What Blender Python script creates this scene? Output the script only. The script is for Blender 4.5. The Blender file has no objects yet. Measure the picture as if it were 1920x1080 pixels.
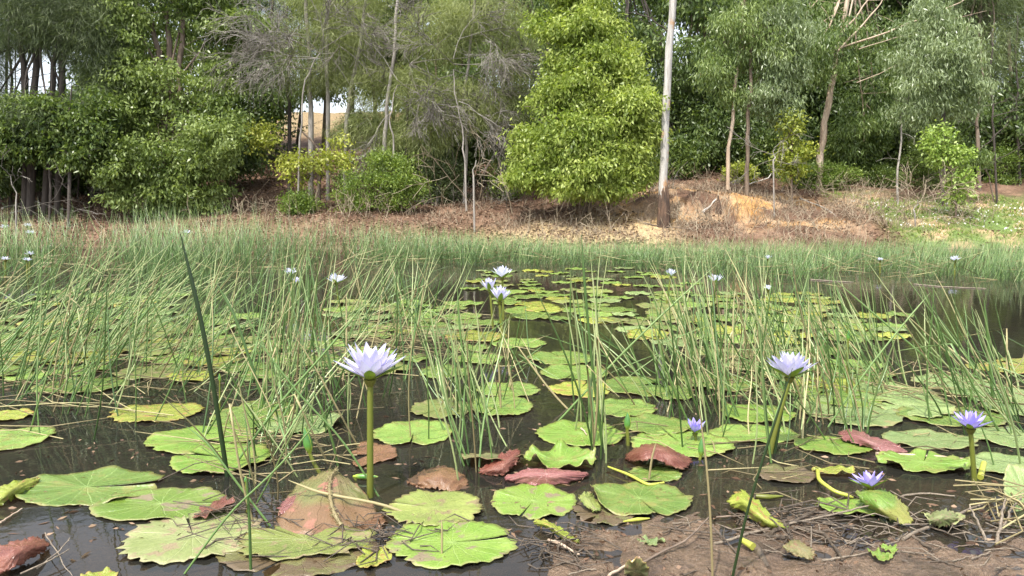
import bpy, math, random
import numpy as np
from mathutils import Vector, Matrix, Quaternion
R = math.radians
rng = np.random.default_rng(7)
random.seed(7)
sc = bpy.context.scene
COL = sc.collection

# ---------------------------------------------------------------- camera
F_PX, HZ = 1400.0, 390.0           # focal length and horizon row on a 1920x1080 frame
CAM_H = 0.9
PITCH = math.atan((540 - HZ) / F_PX)
cd = bpy.data.cameras.new('camera'); cam = bpy.data.objects.new('camera', cd); COL.objects.link(cam)
cam.location = (0, 0, CAM_H); cam.rotation_euler = (math.pi/2 - PITCH, 0, 0)
cd.sensor_width = 36; cd.lens = F_PX/1920*36; cd.clip_start = 0.02; cd.clip_end = 1500
sc.camera = cam

# ---------------------------------------------------------------- sky, sun, exposure
SUN_EL, SUN_AZ = R(62), R(210)     # azimuth clockwise from +Y (the view direction)
w = bpy.data.worlds.new('World'); sc.world = w; w.use_nodes = True
nt = w.node_tree
sky = nt.nodes.new('ShaderNodeTexSky'); sky.sky_type = 'NISHITA'; sky.sun_disc = False
sky.sun_elevation = SUN_EL; sky.sun_rotation = SUN_AZ; sky.dust_density = 3.0; sky.air_density = 1.0
bg = nt.nodes['Background']; bg.inputs['Strength'].default_value = 0.15
hs = nt.nodes.new('ShaderNodeHueSaturation'); hs.inputs['Saturation'].default_value = .42; hs.inputs['Value'].default_value = 1.25   # thin white cloud
nt.links.new(sky.outputs[0], hs.inputs['Color']); nt.links.new(hs.outputs[0], bg.inputs[0])
sd = bpy.data.lights.new('sun', 'SUN'); sd.energy = 3.2; sd.angle = R(0.6); sd.color = (1.0, 0.95, 0.87)
sun = bpy.data.objects.new('sun', sd); COL.objects.link(sun)
tosun = Vector((math.sin(SUN_AZ)*math.cos(SUN_EL), math.cos(SUN_AZ)*math.cos(SUN_EL), math.sin(SUN_EL)))
sun.rotation_euler = tosun.to_track_quat('Z', 'Y').to_euler(); sun.location = (-5, -5, 20)
sc.view_settings.view_transform = 'Standard'; sc.view_settings.look = 'None'
sc.view_settings.exposure = 1.18; sc.view_settings.gamma = 1.0
sc.cycles.max_bounces = 6; sc.cycles.transparent_max_bounces = 12
sc.cycles.use_denoising = True

# ---------------------------------------------------------------- pixel helpers (authoring coordinates -> metres)
CP, SP = math.cos(PITCH), math.sin(PITCH)
def ray(px, py):
    a, b = (px-960)/F_PX, (540-py)/F_PX
    return Vector((a, CP + b*SP, -SP + b*CP))
def onz(px, py, z=0.0):
    d = ray(px, py); t = (z-CAM_H)/d.z
    return Vector((d.x*t, d.y*t, z))
def atY(px, py, Y):
    d = ray(px, py); t = Y/d.y
    return Vector((d.x*t, Y, CAM_H + d.z*t))
def mpp(Y): return Y/F_PX           # metres per pixel at distance Y

# ---------------------------------------------------------------- noise
_perm = rng.random((64, 64))
def vnoise(x, y):
    x = np.asarray(x, float); y = np.asarray(y, float)
    xi = np.floor(x).astype(int); yi = np.floor(y).astype(int); fx = x-xi; fy = y-yi
    fx = fx*fx*(3-2*fx); fy = fy*fy*(3-2*fy)
    g = lambda a, b: _perm[a % 64, b % 64]
    return ((g(xi, yi)*(1-fx)+g(xi+1, yi)*fx)*(1-fy) + (g(xi, yi+1)*(1-fx)+g(xi+1, yi+1)*fx)*fy)*2-1
def fbm(x, y, o=4):
    s = 0; a = 1; t = 0
    for k in range(o):
        s = s + a*vnoise(x*2**k+k*17.3, y*2**k+k*9.1); t += a; a *= .5
    return s/t
def sstep(a, b, x):
    t = np.clip((x-a)/(b-a), 0, 1); return t*t*(3-2*t)

# ---------------------------------------------------------------- mesh helpers
def mesh_np(name, V, F, mats, attrs=None, smooth=False, mi=None, uv=None):
    """V (n,3), F (m,k) with one k, or a list of such arrays"""
    V = np.asarray(V, np.float32)
    Fs = F if isinstance(F, list) else [F]
    Fs = [np.asarray(f, np.int32) for f in Fs if len(f)]
    me = bpy.data.meshes.new(name)
    me.vertices.add(len(V)); me.vertices.foreach_set('co', V.ravel())
    idx = np.concatenate([f.ravel() for f in Fs]); tot = np.concatenate([np.full(len(f), f.shape[1], np.int32) for f in Fs])
    start = np.concatenate([[0], np.cumsum(tot)[:-1]]).astype(np.int32)
    me.loops.add(len(idx)); me.loops.foreach_set('vertex_index', idx)
    me.polygons.add(len(tot)); me.polygons.foreach_set('loop_start', start); me.polygons.foreach_set('loop_total', tot)
    if smooth: me.polygons.foreach_set('use_smooth', np.ones(len(tot), bool))
    if mi is not None: me.polygons.foreach_set('material_index', np.asarray(mi, np.int32))
    me.update(calc_edges=True)
    for k, a in (attrs or {}).items():
        a = np.asarray(a, np.float32)
        if a.ndim == 1:
            at = me.attributes.new(k, 'FLOAT', 'POINT'); at.data.foreach_set('value', a)
        else:
            at = me.attributes.new(k, 'FLOAT_COLOR', 'POINT'); at.data.foreach_set('color', a.ravel())
    if uv is not None:
        l = me.uv_layers.new(name='uv'); l.data.foreach_set('uv', np.asarray(uv, np.float32)[idx].ravel())
    for m in (mats if isinstance(mats, (list, tuple)) else [mats]): me.materials.append(m)
    return me
def link(name, me, parent=None, loc=(0, 0, 0)):
    o = bpy.data.objects.new(name, me); COL.objects.link(o); o.location = loc
    if parent: o.parent = parent
    return o
def tag(o, label=None, cat=None, group=None, kind=None):
    if label: o['label'] = label
    if cat: o['category'] = cat
    if group: o['group'] = group
    if kind: o['kind'] = kind
    return o
def thing(name, label, cat, loc=(0, 0, 0), group=None):
    o = bpy.data.objects.new(name, None); o.empty_display_size = .1; COL.objects.link(o); o.location = loc
    return tag(o, label, cat, group)

class MB:
    def __init__(s): s.V = []; s.F4 = []; s.F3 = []; s.n = 0; s.A = []
    def add(s, V, F4=None, F3=None, a=0.0):
        V = np.asarray(V, float)
        if F4 is not None and len(F4): s.F4.append(np.asarray(F4, int)+s.n)
        if F3 is not None and len(F3): s.F3.append(np.asarray(F3, int)+s.n)
        s.V.append(V); s.A.append(np.full(len(V), a) if np.isscalar(a) else np.asarray(a)); s.n += len(V)
    def tube(s, pts, rad, sides=6, a=0.0, cap=False):
        P = np.asarray(pts, float); n = len(P); rad = np.broadcast_to(np.asarray(rad, float), (n,))
        T = np.gradient(P, axis=0); T /= np.linalg.norm(T, axis=1)[:, None]+1e-12
        ref = np.array([0, 0, 1.]) if abs(T[0][2]) < .9 else np.array([1., 0, 0])
        U = np.cross(T, ref); U /= np.linalg.norm(U, axis=1)[:, None]+1e-12; W = np.cross(T, U)
        th = np.arange(sides)*2*math.pi/sides
        V = P[:, None]+rad[:, None, None]*(np.cos(th)[None, :, None]*U[:, None]+np.sin(th)[None, :, None]*W[:, None])
        i = np.arange(n-1)[:, None]*sides; j = np.arange(sides)[None]; k = (j+1) % sides
        F = np.stack([i+j, i+k, i+sides+k, i+sides+j], -1).reshape(-1, 4)
        s.add(V.reshape(-1, 3), F, a=np.repeat(np.broadcast_to(a, (n,)), sides))
        if cap:
            for e, c in ((0, P[0]), (n-1, P[-1])):
                s.add(np.vstack([V[e], [c]]), F3=[(q, (q+1) % sides, sides) for q in range(sides)], a=float(np.broadcast_to(a, (n,))[e]))
    def build(s, name, mats, parent=None, smooth=True):
        V = np.vstack(s.V); F = []
        if s.F4: F.append(np.vstack(s.F4))
        if s.F3: F.append(np.vstack(s.F3))
        return link(name, mesh_np(name, V, F, mats, {'tint': np.concatenate(s.A)}, smooth), parent)
    def count(s): return s.n

# ---------------------------------------------------------------- materials
def newmat(name):
    m = bpy.data.materials.new(name); m.use_nodes = True; t = m.node_tree
    return m, t, t.nodes, t.links, t.nodes['Principled BSDF'], t.nodes['Material Output']
def ramp(N, stops):
    r = N.new('ShaderNodeValToRGB'); e = r.color_ramp.elements
    e[0].position, e[0].color = stops[0][0], (*stops[0][1], 1); e[1].position, e[1].color = stops[-1][0], (*stops[-1][1], 1)
    for p, c in stops[1:-1]:
        q = e.new(p); q.color = (*c, 1)
    return r
def mixc(N, L, fac, a, b, blend='MIX'):
    m = N.new('ShaderNodeMix'); m.data_type = 'RGBA'; m.blend_type = blend
    for s, v in ((m.inputs[0], fac), (m.inputs[6], a), (m.inputs[7], b)):
        if hasattr(v, 'is_output') or isinstance(v, bpy.types.NodeSocket): L.new(v, s)
        elif isinstance(v, (int, float)): s.default_value = v
        else: s.default_value = (*v, 1)
    return m.outputs[2]
def noise(N, L, scale, detail=4, vec=None, rough=.55, dist=0):
    n = N.new('ShaderNodeTexNoise'); n.inputs['Scale'].default_value = scale; n.inputs['Detail'].default_value = detail
    n.inputs['Roughness'].default_value = rough; n.inputs['Distortion'].default_value = dist
    if vec is not None: L.new(vec, n.inputs['Vector'])
    return n.outputs['Fac']
def mrange(N, L, v, a, b, c=0, d=1):
    m = N.new('ShaderNodeMapRange'); L.new(v, m.inputs[0])
    for i, x in enumerate((a, b, c, d)): m.inputs[1+i].default_value = x
    return m.outputs[0]
def bump(N, L, B, h, strength, dist=.01):
    b = N.new('ShaderNodeBump'); b.inputs['Strength'].default_value = strength; b.inputs['Distance'].default_value = dist
    L.new(h, b.inputs['Height']); L.new(b.outputs[0], B.inputs['Normal']); return b
def geo_pos(N): return N.new('ShaderNodeNewGeometry').outputs['Position']
def attr(N, name):
    a = N.new('ShaderNodeAttribute'); a.attribute_name = name; return a

def leaf_mat(name, c0, c1, c2, rough=.45, trans=.35, spec=.5):
    m, t, N, L, B, O = newmat(name)
    r = ramp(N, [(0, c0), (.5, c1), (1, c2)]); L.new(attr(N, 'tint').outputs['Fac'], r.inputs[0])
    L.new(r.outputs[0], B.inputs['Base Color']); B.inputs['Roughness'].default_value = rough
    B.inputs['Specular IOR Level'].default_value = spec
    tr = N.new('ShaderNodeBsdfTranslucent')
    L.new(mixc(N, L, 1.0, r.outputs[0], (1.25, 1.3, .6), 'MULTIPLY'), tr.inputs[0])
    mx = N.new('ShaderNodeMixShader'); mx.inputs[0].default_value = trans
    L.new(B.outputs[0], mx.inputs[1]); L.new(tr.outputs[0], mx.inputs[2]); L.new(mx.outputs[0], O.inputs[0])
    return m
def bark_mat(name, c0, c1, scale=18, vert=.15, rough=.85, bs=.6):
    m, t, N, L, B, O = newmat(name)
    mp = N.new('ShaderNodeMapping'); mp.inputs['Scale'].default_value = (1, 1, vert); L.new(geo_pos(N), mp.inputs[0])
    f = noise(N, L, scale, 6, mp.outputs[0], .65)
    r = ramp(N, [(.3, c0), (.7, c1)]); L.new(f, r.inputs[0]); L.new(r.outputs[0], B.inputs['Base Color'])
    B.inputs['Roughness'].default_value = rough; bump(N, L, B, f, bs, .02); return m

M = {}
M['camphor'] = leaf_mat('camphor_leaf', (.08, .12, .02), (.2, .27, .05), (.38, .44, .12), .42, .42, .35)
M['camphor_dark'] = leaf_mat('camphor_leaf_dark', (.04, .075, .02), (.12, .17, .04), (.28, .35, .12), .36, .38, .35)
M['yellow_leaf'] = leaf_mat('yellow_leaf', (.13, .17, .025), (.29, .33, .05), (.46, .47, .11), .5, .4)
M['lime_leaf'] = leaf_mat('lime_leaf', (.11, .18, .03), (.22, .32, .055), (.38, .47, .14), .45, .35)
M['shrub_leaf'] = leaf_mat('shrub_leaf', (.06, .11, .02), (.14, .21, .035), (.25, .32, .06), .5)
M['gum_leaf'] = leaf_mat('gum_leaf', (.06, .09, .04), (.14, .19, .08), (.29, .35, .19), .34)
M['gum_green'] = leaf_mat('gum_green', (.05, .085, .025), (.125, .185, .05), (.26, .33, .11), .38)
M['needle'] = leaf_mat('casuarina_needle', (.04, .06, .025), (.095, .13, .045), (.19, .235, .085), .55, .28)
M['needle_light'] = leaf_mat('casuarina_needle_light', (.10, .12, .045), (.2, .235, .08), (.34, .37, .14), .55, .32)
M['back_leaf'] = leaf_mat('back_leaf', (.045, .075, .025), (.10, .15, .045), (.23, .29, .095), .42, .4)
M['rush'] = leaf_mat('rush_stem', (.03, .07, .014), (.125, .215, .06), (.42, .45, .22), .3, .12, .6)
M['rush_dark'] = leaf_mat('rush_dark', (.014, .03, .008), (.03, .06, .015), (.05, .1, .02), .35, .05, .4)
M['rush_straw'] = leaf_mat('rush_straw', (.09, .07, .03), (.22, .18, .085), (.44, .40, .2), .6, .1)
M['dry'] = leaf_mat('dry_stalk', (.14, .10, .065), (.28, .22, .15), (.45, .38, .27), .8, .1)
M['grey_twig'] = leaf_mat('grey_twig', (.07, .06, .045), (.15, .135, .11), (.27, .25, .22), .8, 0)
M['litter'] = leaf_mat('litter_leaf', (.05, .025, .012), (.12, .065, .035), (.28, .19, .12), .7, .1)
M['bark_dark'] = bark_mat('bark_dark', (.025, .02, .016), (.085, .068, .055))
M['bark_brown'] = bark_mat('bark_brown', (.07, .05, .035), (.2, .15, .11))
M['bark_grey'] = bark_mat('bark_grey', (.17, .15, .13), (.36, .33, .29), 14)
M['bark_gum'] = bark_mat('bark_gum', (.25, .17, .11), (.52, .43, .33), 9, .1)
M['bark_white'] = bark_mat('bark_white', (.42, .38, .33), (.68, .65, .6), 12, .12)
M['char'] = bark_mat('charred_bark', (.012, .01, .009), (.13, .075, .045), 14, .3)
M['tan_twig'] = bark_mat('tan_twig', (.09, .07, .05), (.27, .22, .16), 60, 1, .5)
M['wet_twig'] = bark_mat('wet_twig', (.03, .022, .015), (.12, .09, .06), 60, 1, .45)
def pole_mat():
    m, t, N, L, B, O = newmat('dead_pole_bark')
    g = geo_pos(N)
    mp = N.new('ShaderNodeMapping'); mp.inputs['Scale'].default_value = (1, 1, .08); L.new(g, mp.inputs[0])
    f = noise(N, L, 22, 7, mp.outputs[0], .7)
    r = ramp(N, [(.3, (.16, .14, .12)), (.52, (.36, .34, .31)), (.75, (.52, .5, .47))]); L.new(f, r.inputs[0])
    f2 = noise(N, L, 2.2, 5, g, .6)
    c = mixc(N, L, mrange(N, L, f2, .56, .66), r.outputs[0], (.34, .2, .1))
    L.new(c, B.inputs['Base Color']); B.inputs['Roughness'].default_value = .8; bump(N, L, B, f, .7, .02); return m
M['pole'] = pole_mat()

def terrain_mat():
    m, t, N, L, B, O = newmat('bank_and_mud')
    g = geo_pos(N)
    zc = attr(N, 'zone').outputs['Color']; wet = attr(N, 'wet').outputs['Fac']
    f1 = noise(N, L, 9, 8, g, .7); f2 = noise(N, L, 60, 5, g, .7); f3 = noise(N, L, 1.3, 4, g)
    c = mixc(N, L, 1.0, zc, mixc(N, L, mrange(N, L, f1, .3, .7), (.55, .52, .5), (1.35, 1.32, 1.3)), 'MULTIPLY')
    c = mixc(N, L, .75, c, mixc(N, L, mrange(N, L, f2, .35, .65), (.6, .58, .55), (1.3, 1.3, 1.3)), 'MULTIPLY')
    L.new(c, B.inputs['Base Color'])
    fr = N.new('ShaderNodeMath'); fr.operation = 'MULTIPLY_ADD'; L.new(wet, fr.inputs[0]); L.new(mrange(N, L, f1, .35, .62, -.58, -.84), fr.inputs[1]); fr.inputs[2].default_value = .95
    L.new(fr.outputs[0], B.inputs['Roughness'])
    add = N.new('ShaderNodeMath'); add.operation = 'MULTIPLY_ADD'; L.new(f1, add.inputs[0]); add.inputs[1].default_value = 2.5; L.new(f2, add.inputs[2])
    bump(N, L, B, add.outputs[0], 1.0, .022); return m
M['terrain'] = terrain_mat()

def water_mat():
    m, t, N, L, B, O = newmat('pond_water')
    g = geo_pos(N)
    n1 = noise(N, L, 5, 3, g); n2 = noise(N, L, 28, 2, g)
    add = N.new('ShaderNodeMath'); add.operation = 'MULTIPLY_ADD'; L.new(n2, add.inputs[0]); add.inputs[1].default_value = .18; L.new(n1, add.inputs[2])
    bp = N.new('ShaderNodeBump'); bp.inputs['Strength'].default_value = .06; bp.inputs['Distance'].default_value = .02; L.new(add.outputs[0], bp.inputs['Height'])
    gl = N.new('ShaderNodeBsdfGlossy'); gl.inputs['Roughness'].default_value = .015; L.new(bp.outputs[0], gl.inputs['Normal'])
    tr = N.new('ShaderNodeBsdfTransparent'); tr.inputs[0].default_value = (.66, .6, .5, 1)
    df = N.new('ShaderNodeBsdfDiffuse'); df.inputs[0].default_value = (.032, .032, .027, 1)
    m1 = N.new('ShaderNodeMixShader'); m1.inputs[0].default_value = .4
    L.new(tr.outputs[0], m1.inputs[1]); L.new(df.outputs[0], m1.inputs[2])
    fz = N.new('ShaderNodeFresnel'); fz.inputs[0].default_value = 1.4; L.new(bp.outputs[0], fz.inputs['Normal'])
    m2 = N.new('ShaderNodeMixShader'); L.new(fz.outputs[0], m2.inputs[0])
    L.new(m1.outputs[0], m2.inputs[1]); L.new(gl.outputs[0], m2.inputs[2]); L.new(m2.outputs[0], O.inputs[0]); return m
M['water'] = water_mat()

def pad_mat(name, c0, c1, edge, blotch, bcol, vein, rough=.27, bscale=3.0, trans=.12):
    """lily pad skin: radial veins, mottling, eaten brown margin; blotch 0..1 = how much of it is stained"""
    m, t, N, L, B, O = newmat(name)
    uv = N.new('ShaderNodeUVMap'); uv.uv_map = 'uv'
    oi = N.new('ShaderNodeObjectInfo')
    off = N.new('ShaderNodeVectorMath'); off.operation = 'MULTIPLY_ADD'
    cb = N.new('ShaderNodeCombineXYZ'); [L.new(oi.outputs['Random'], cb.inputs[i]) for i in range(3)]
    L.new(cb.outputs[0], off.inputs[0]); off.inputs[1].default_value = (37, 19, 53); L.new(uv.outputs[0], off.inputs[2])
    f1 = noise(N, L, 1.6, 4, off.outputs[0]); f2 = noise(N, L, bscale, 7, off.outputs[0], .62, .4); f3 = noise(N, L, 22, 4, off.outputs[0])
    base = mixc(N, L, mrange(N, L, f1, .35, .65), c0, c1)
    base = mixc(N, L, .5, base, mixc(N, L, mrange(N, L, f3, .3, .7), (.72, .74, .7), (1.22, 1.2, 1.1)), 'MULTIPLY')
    rnd = mrange(N, L, oi.outputs['Random'], 0, 1, .58, .98)
    vm = N.new('ShaderNodeVectorMath'); vm.operation = 'SCALE'; L.new(base, vm.inputs[0]); L.new(rnd, vm.inputs['Scale'])
    base = vm.outputs[0]
    # veins
    gr = N.new('ShaderNodeTexGradient'); gr.gradient_type = 'RADIAL'; L.new(uv.outputs[0], gr.inputs[0])
    wob = N.new('ShaderNodeMath'); wob.operation = 'MULTIPLY_ADD'; L.new(f1, wob.inputs[0]); wob.inputs[1].default_value = .05; L.new(gr.outputs['Fac'], wob.inputs[2])
    mu = N.new('ShaderNodeMath'); mu.operation = 'MULTIPLY'; L.new(wob.outputs[0], mu.inputs[0]); mu.inputs[1].default_value = 19
    pp = N.new('ShaderNodeMath'); pp.operation = 'PINGPONG'; L.new(mu.outputs[0], pp.inputs[0]); pp.inputs[1].default_value = .5
    ln = N.new('ShaderNodeVectorMath'); ln.operation = 'LENGTH'; L.new(uv.outputs[0], ln.inputs[0])
    rr = N.new('ShaderNodeMath'); rr.operation = 'MULTIPLY'; L.new(pp.outputs[0], rr.inputs[0]); L.new(ln.outputs['Value'], rr.inputs[1])
    vf = mrange(N, L, rr.outputs[0], .004, .03, 1, 0)
    base = mixc(N, L, mrange(N, L, vf, 0, 1, 0, .62), base, vein)
    # stained margin
    ed = N.new('ShaderNodeMath'); ed.operation = 'MULTIPLY_ADD'; L.new(f2, ed.inputs[0]); ed.inputs[1].default_value = .34; L.new(ln.outputs['Value'], ed.inputs[2])
    base = mixc(N, L, mrange(N, L, ed.outputs[0], 1.08, 1.22, 0, .85), base, edge)
    if blotch > 0:
        b = mrange(N, L, f2, .66-.3*blotch, .72-.3*blotch)
        base = mixc(N, L, b, base, bcol)
        f4 = noise(N, L, bscale*3.5, 3, off.outputs[0]); base = mixc(N, L, mrange(N, L, f4, .68, .72, 0, .8), base, (.06, .035, .015))
    else:
        f4 = noise(N, L, 9, 2, off.outputs[0]); base = mixc(N, L, mrange(N, L, f4, .66, .69, 0, .85), base, (.10, .065, .02)); f5 = noise(N, L, 2.4, 6, off.outputs[0], .7); base = mixc(N, L, mrange(N, L, f5, .52, .64, 0, .7), base, (.22, .2, .06))
    L.new(base, B.inputs['Base Color']); B.inputs['Roughness'].default_value = rough
    rr2 = mrange(N, L, f2, .35, .65, rough-.14, rough+.1); L.new(rr2, B.inputs['Roughness'])
    ad = N.new('ShaderNodeMath'); ad.operation = 'MULTIPLY_ADD'; L.new(vf, ad.inputs[0]); ad.inputs[1].default_value = -.5; L.new(f3, ad.inputs[2])
    bump(N, L, B, ad.outputs[0], .55, .005)
    tr = N.new('ShaderNodeBsdfTranslucent'); L.new(base, tr.inputs[0])
    mx = N.new('ShaderNodeMixShader'); mx.inputs[0].default_value = trans
    L.new(B.outputs[0], mx.inputs[1]); L.new(tr.outputs[0], mx.inputs[2]); L.new(mx.outputs[0], O.inputs[0])
    return m
BR = (.17, .115, .055)
P = {
 'green': pad_mat('pad_green', (.15, .26, .045), (.23, .34, .075), (.24, .2, .07), 0, BR, (.29, .41, .13)),
 'pale': pad_mat('pad_pale', (.2, .29, .10), (.28, .36, .14), (.27, .23, .1), .2, (.23, .2, .09), (.34, .42, .2), .26),
 'bright': pad_mat('pad_bright', (.16, .29, .035), (.23, .36, .06), (.24, .24, .06), 0, BR, (.33, .48, .14), .36),
 'yellow': pad_mat('pad_yellow', (.26, .32, .045), (.34, .37, .07), (.34, .2, .07), .3, (.3, .18, .06), (.4, .42, .13)),
 'olive': pad_mat('pad_olive', (.19, .24, .06), (.27, .31, .085), (.2, .14, .06), .35, (.2, .16, .08), (.31, .34, .13), .4),
 'stained': pad_mat('pad_stained', (.17, .29, .04), (.24, .34, .07), (.27, .22, .1), .33, (.2, .16, .10), (.33, .44, .15), .35, 2.0),
 'drowned': pad_mat('pad_drowned', (.14, .14, .05), (.2, .19, .08), (.13, .09, .04), .7, (.11, .08, .045), (.22, .2, .1), .3, 2.0),
 'mottled': pad_mat('pad_mottled', (.26, .31, .11), (.33, .36, .16), (.31, .27, .15), .4, (.24, .19, .11), (.38, .41, .2), .45, 4),
 'under': pad_mat('pad_underside', (.16, .19, .07), (.23, .19, .09), (.22, .12, .07), .2, (.25, .12, .08), (.28, .26, .14), .45),
 'red': pad_mat('pad_red', (.17, .05, .035), (.25, .10, .07), (.2, .10, .06), .3, (.17, .06, .04), (.36, .18, .13), .3, trans=.05),
 'pink': pad_mat('pad_pink', (.24, .08, .08), (.32, .14, .13), (.26, .14, .1), .2, (.24, .09, .07), (.44, .26, .23), .28, trans=.05),
 'brown': pad_mat('pad_brown', (.15, .075, .04), (.22, .12, .06), (.18, .10, .05), .3, (.15, .07, .035), (.34, .2, .12), .28, trans=.05),
 'withered': pad_mat('pad_withered', (.14, .155, .05), (.22, .17, .085), (.16, .09, .05), .36, (.25, .12, .08), (.11, .09, .045), .34, 3.2, trans=.05),
 'olive_brown': pad_mat('pad_olive_brown', (.15, .15, .055), (.22, .18, .08), (.2, .12, .07), .35, (.2, .12, .07), (.27, .24, .12), .4, 2.2, trans=.05),
}

# ---------------------------------------------------------------- terrain
YS = [(-30, 19), (-9, 17.2), (-2, 16.2), (2, 15.8), (6, 15.8), (9, 16.4), (30, 17)]
def near_shore(x):
    return np.interp(x, [-6, -1.2, -.5, -.1, .05, .35, .6, .9, 1.2, 1.6, 6], [1.2, 1.40, 1.55, 1.72, 1.9, 1.98, 2.06, 2.12, 2.08, 2.2, 2.15])
def height(x, y):
    x = np.asarray(x, float); y = np.asarray(y, float)
    sh = np.interp(x, [p[0] for p in YS], [p[1] for p in YS]) + .35*fbm(x*.5, y*.1+3)
    s = y-sh
    far = np.interp(s, [-9, -3, -.8, 0, .6, 2, 4, 8, 26, 40, 400], [-.6, -.5, -.15, 0, .28, .72, 1.12, 2.0, 6.3, 6.7, 2.0])
    # eroded clay mound
    mx = sstep(.8, 3.4, x)*(1-sstep(7.6, 9.6, x))
    top = np.interp(x, [2, 3.2, 4.3, 5.5, 7, 8.4], [.75, 1.05, 1.2, 1.15, .85, .5])
    gul = .8*np.abs(vnoise(x*1.9, y*.25))+.45*np.abs(vnoise(x*5.3, y*.7+9))+.2*np.abs(vnoise(x*12, y*2))
    prof = .6*sstep(.3, 3.2, s)+.4*sstep(1.1+1.0*gul, 1.9+1.3*gul, s)-.10*np.abs(vnoise(x*3.1, y*3.1))
    mound = mx*(top*prof*(1-sstep(8, 14, s)))*(1-.16*gul*(1-prof))
    far = np.maximum(far, 0*far)*(1-.0*mx) + np.minimum(far, 0)
    far = np.where(s > 0, np.maximum(far, mound + far*.15*(s < 6.5)) , far)
    rough = .05*fbm(x*1.3, y*1.3)+.02*fbm(x*5, y*5)
    far = far + np.where(s > .3, rough*2*np.clip(s, 0, 1), 0)
    ns = near_shore(x)
    t = ns-y
    nr = np.where(t > 0, .034*t, np.interp(-t, [0, .25, .9, 3, 7], [0, -.014, -.08, -.4, -.6]))
    nr = nr + .014*fbm(x*3.1+5, y*3.1, 5)+.02*fbm(x*15, y*14, 4)*sstep(-.4, .15, t)
    # ruts and footprints in the mud
    nr = nr - .02*sstep(.2, .5, fbm(x*5+9, y*7, 3))*sstep(0, .15, t)
    k = sstep(5, 9, y)
    return nr*(1-k)+far*k
def hz(x, y): return float(height(np.array([x]), np.array([y]))[0])
ys = [-4., -2, -.5, .3]
while ys[-1] < 75: ys.append(ys[-1] + max(.016, .0105*(ys[-1]-.4)))
ys += [80, 90, 110, 150, 220, 350, 600]
ys = np.array(ys); us = np.linspace(-1, 1, 420); us = np.sign(us)*(np.abs(us)*.82+.5*np.abs(us)**5)
Yg, Ug = np.meshgrid(ys, us, indexing='ij'); Xg = Ug*(np.maximum(Yg, 0)+2.2)
Zg = height(Xg, Yg)
nr_, nc = Xg.shape
V = np.stack([Xg, Yg, Zg], -1).reshape(-1, 3)
i = np.arange(nr_-1)[:, None]*nc; j = np.arange(nc-1)[None]
Fg = np.stack([i+j, i+j+1, i+nc+j+1, i+nc+j], -1).reshape(-1, 4)
x, y, z = V.T
shl = np.interp(x, [p[0] for p in YS], [p[1] for p in YS]); s = y-shl
c_lit = np.array([.11, .06, .035]); c_lit2 = np.array([.2, .125, .08]); c_clay = np.array([.47, .27, .09]); c_clay2 = np.array([.40, .28, .17])
c_dry = np.array([.46, .37, .2]); c_grass = np.array([.13, .2, .05]); c_mud = np.array([.19, .135, .092]); c_bot = np.array([.2, .145, .095])
def mixa(a, b, k): return a*(1-k[:, None])+b*k[:, None]
n1 = fbm(x*.7, y*.7); n2 = fbm(x*2.3+4, y*2.3, 4)
col = mixa(np.tile(c_lit, (len(x), 1)), c_lit2, sstep(-.2, .6, n2))
cl = sstep(1.5, 2.6, x+.5*n2)*(1-sstep(7.4, 8.8, x+.6*n1))*(1-sstep(4, 6.5, s+n1))*sstep(.7, 1.3, s+.4*n2)
col = mixa(col, mixa(np.tile(c_clay, (len(x), 1)), c_clay2, sstep(-.25, .35, n2)), cl*sstep(-.15, .15, n1+.5*n2+.05))
pale = sstep(-.2, .5, s)*(1-sstep(.8, 2.2, s+n2))*sstep(-1.5, .5, x)*(1-sstep(3.0, 4.2, x)); col = mixa(col, c_dry, pale*.8)
gr = sstep(8.3, 9.6, x+n1*.6)*(1-sstep(3.5, 6, s+n1)); col = mixa(col, mixa(np.tile(c_grass, (len(x), 1)), np.array([.42, .3, .17]), sstep(.0, .5, n2+.25*(s < .9)+.3*(s > 3))), gr)
hill = sstep(14, 19, s); col = mixa(col, np.array([.26, .2, .10]), hill*.8)
und = (s < 0.02)*1.0; col = mixa(col, c_bot, und); col = mixa(col, c_bot*.3, sstep(.035, .14, -z)*und)  # bed darkens with depth: deep mud, plus water's light absorption put into colour
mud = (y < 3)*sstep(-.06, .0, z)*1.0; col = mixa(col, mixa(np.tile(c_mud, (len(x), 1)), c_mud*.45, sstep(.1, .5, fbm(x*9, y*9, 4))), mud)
wet = np.where(y < 6, 1.0, np.where(s < .25, .8, 0))
col4 = np.concatenate([col, np.ones((len(x), 1))], 1)
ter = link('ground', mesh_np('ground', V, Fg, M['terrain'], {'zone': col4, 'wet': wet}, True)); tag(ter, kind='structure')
# water sheet
wx = np.linspace(-45, 45, 60); wy = np.linspace(1.0, 20, 30); WX, WY = np.meshgrid(wx, wy, indexing='ij')
i = np.arange(59)[:, None]*30; j = np.arange(29)[None]
tag(link('water', mesh_np('water', np.stack([WX, WY, 0*WX], -1).reshape(-1, 3), np.stack([i+j, i+30+j, i+30+j+1, i+j+1], -1).reshape(-1, 4), M['water'], smooth=True)), kind='structure')

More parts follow.
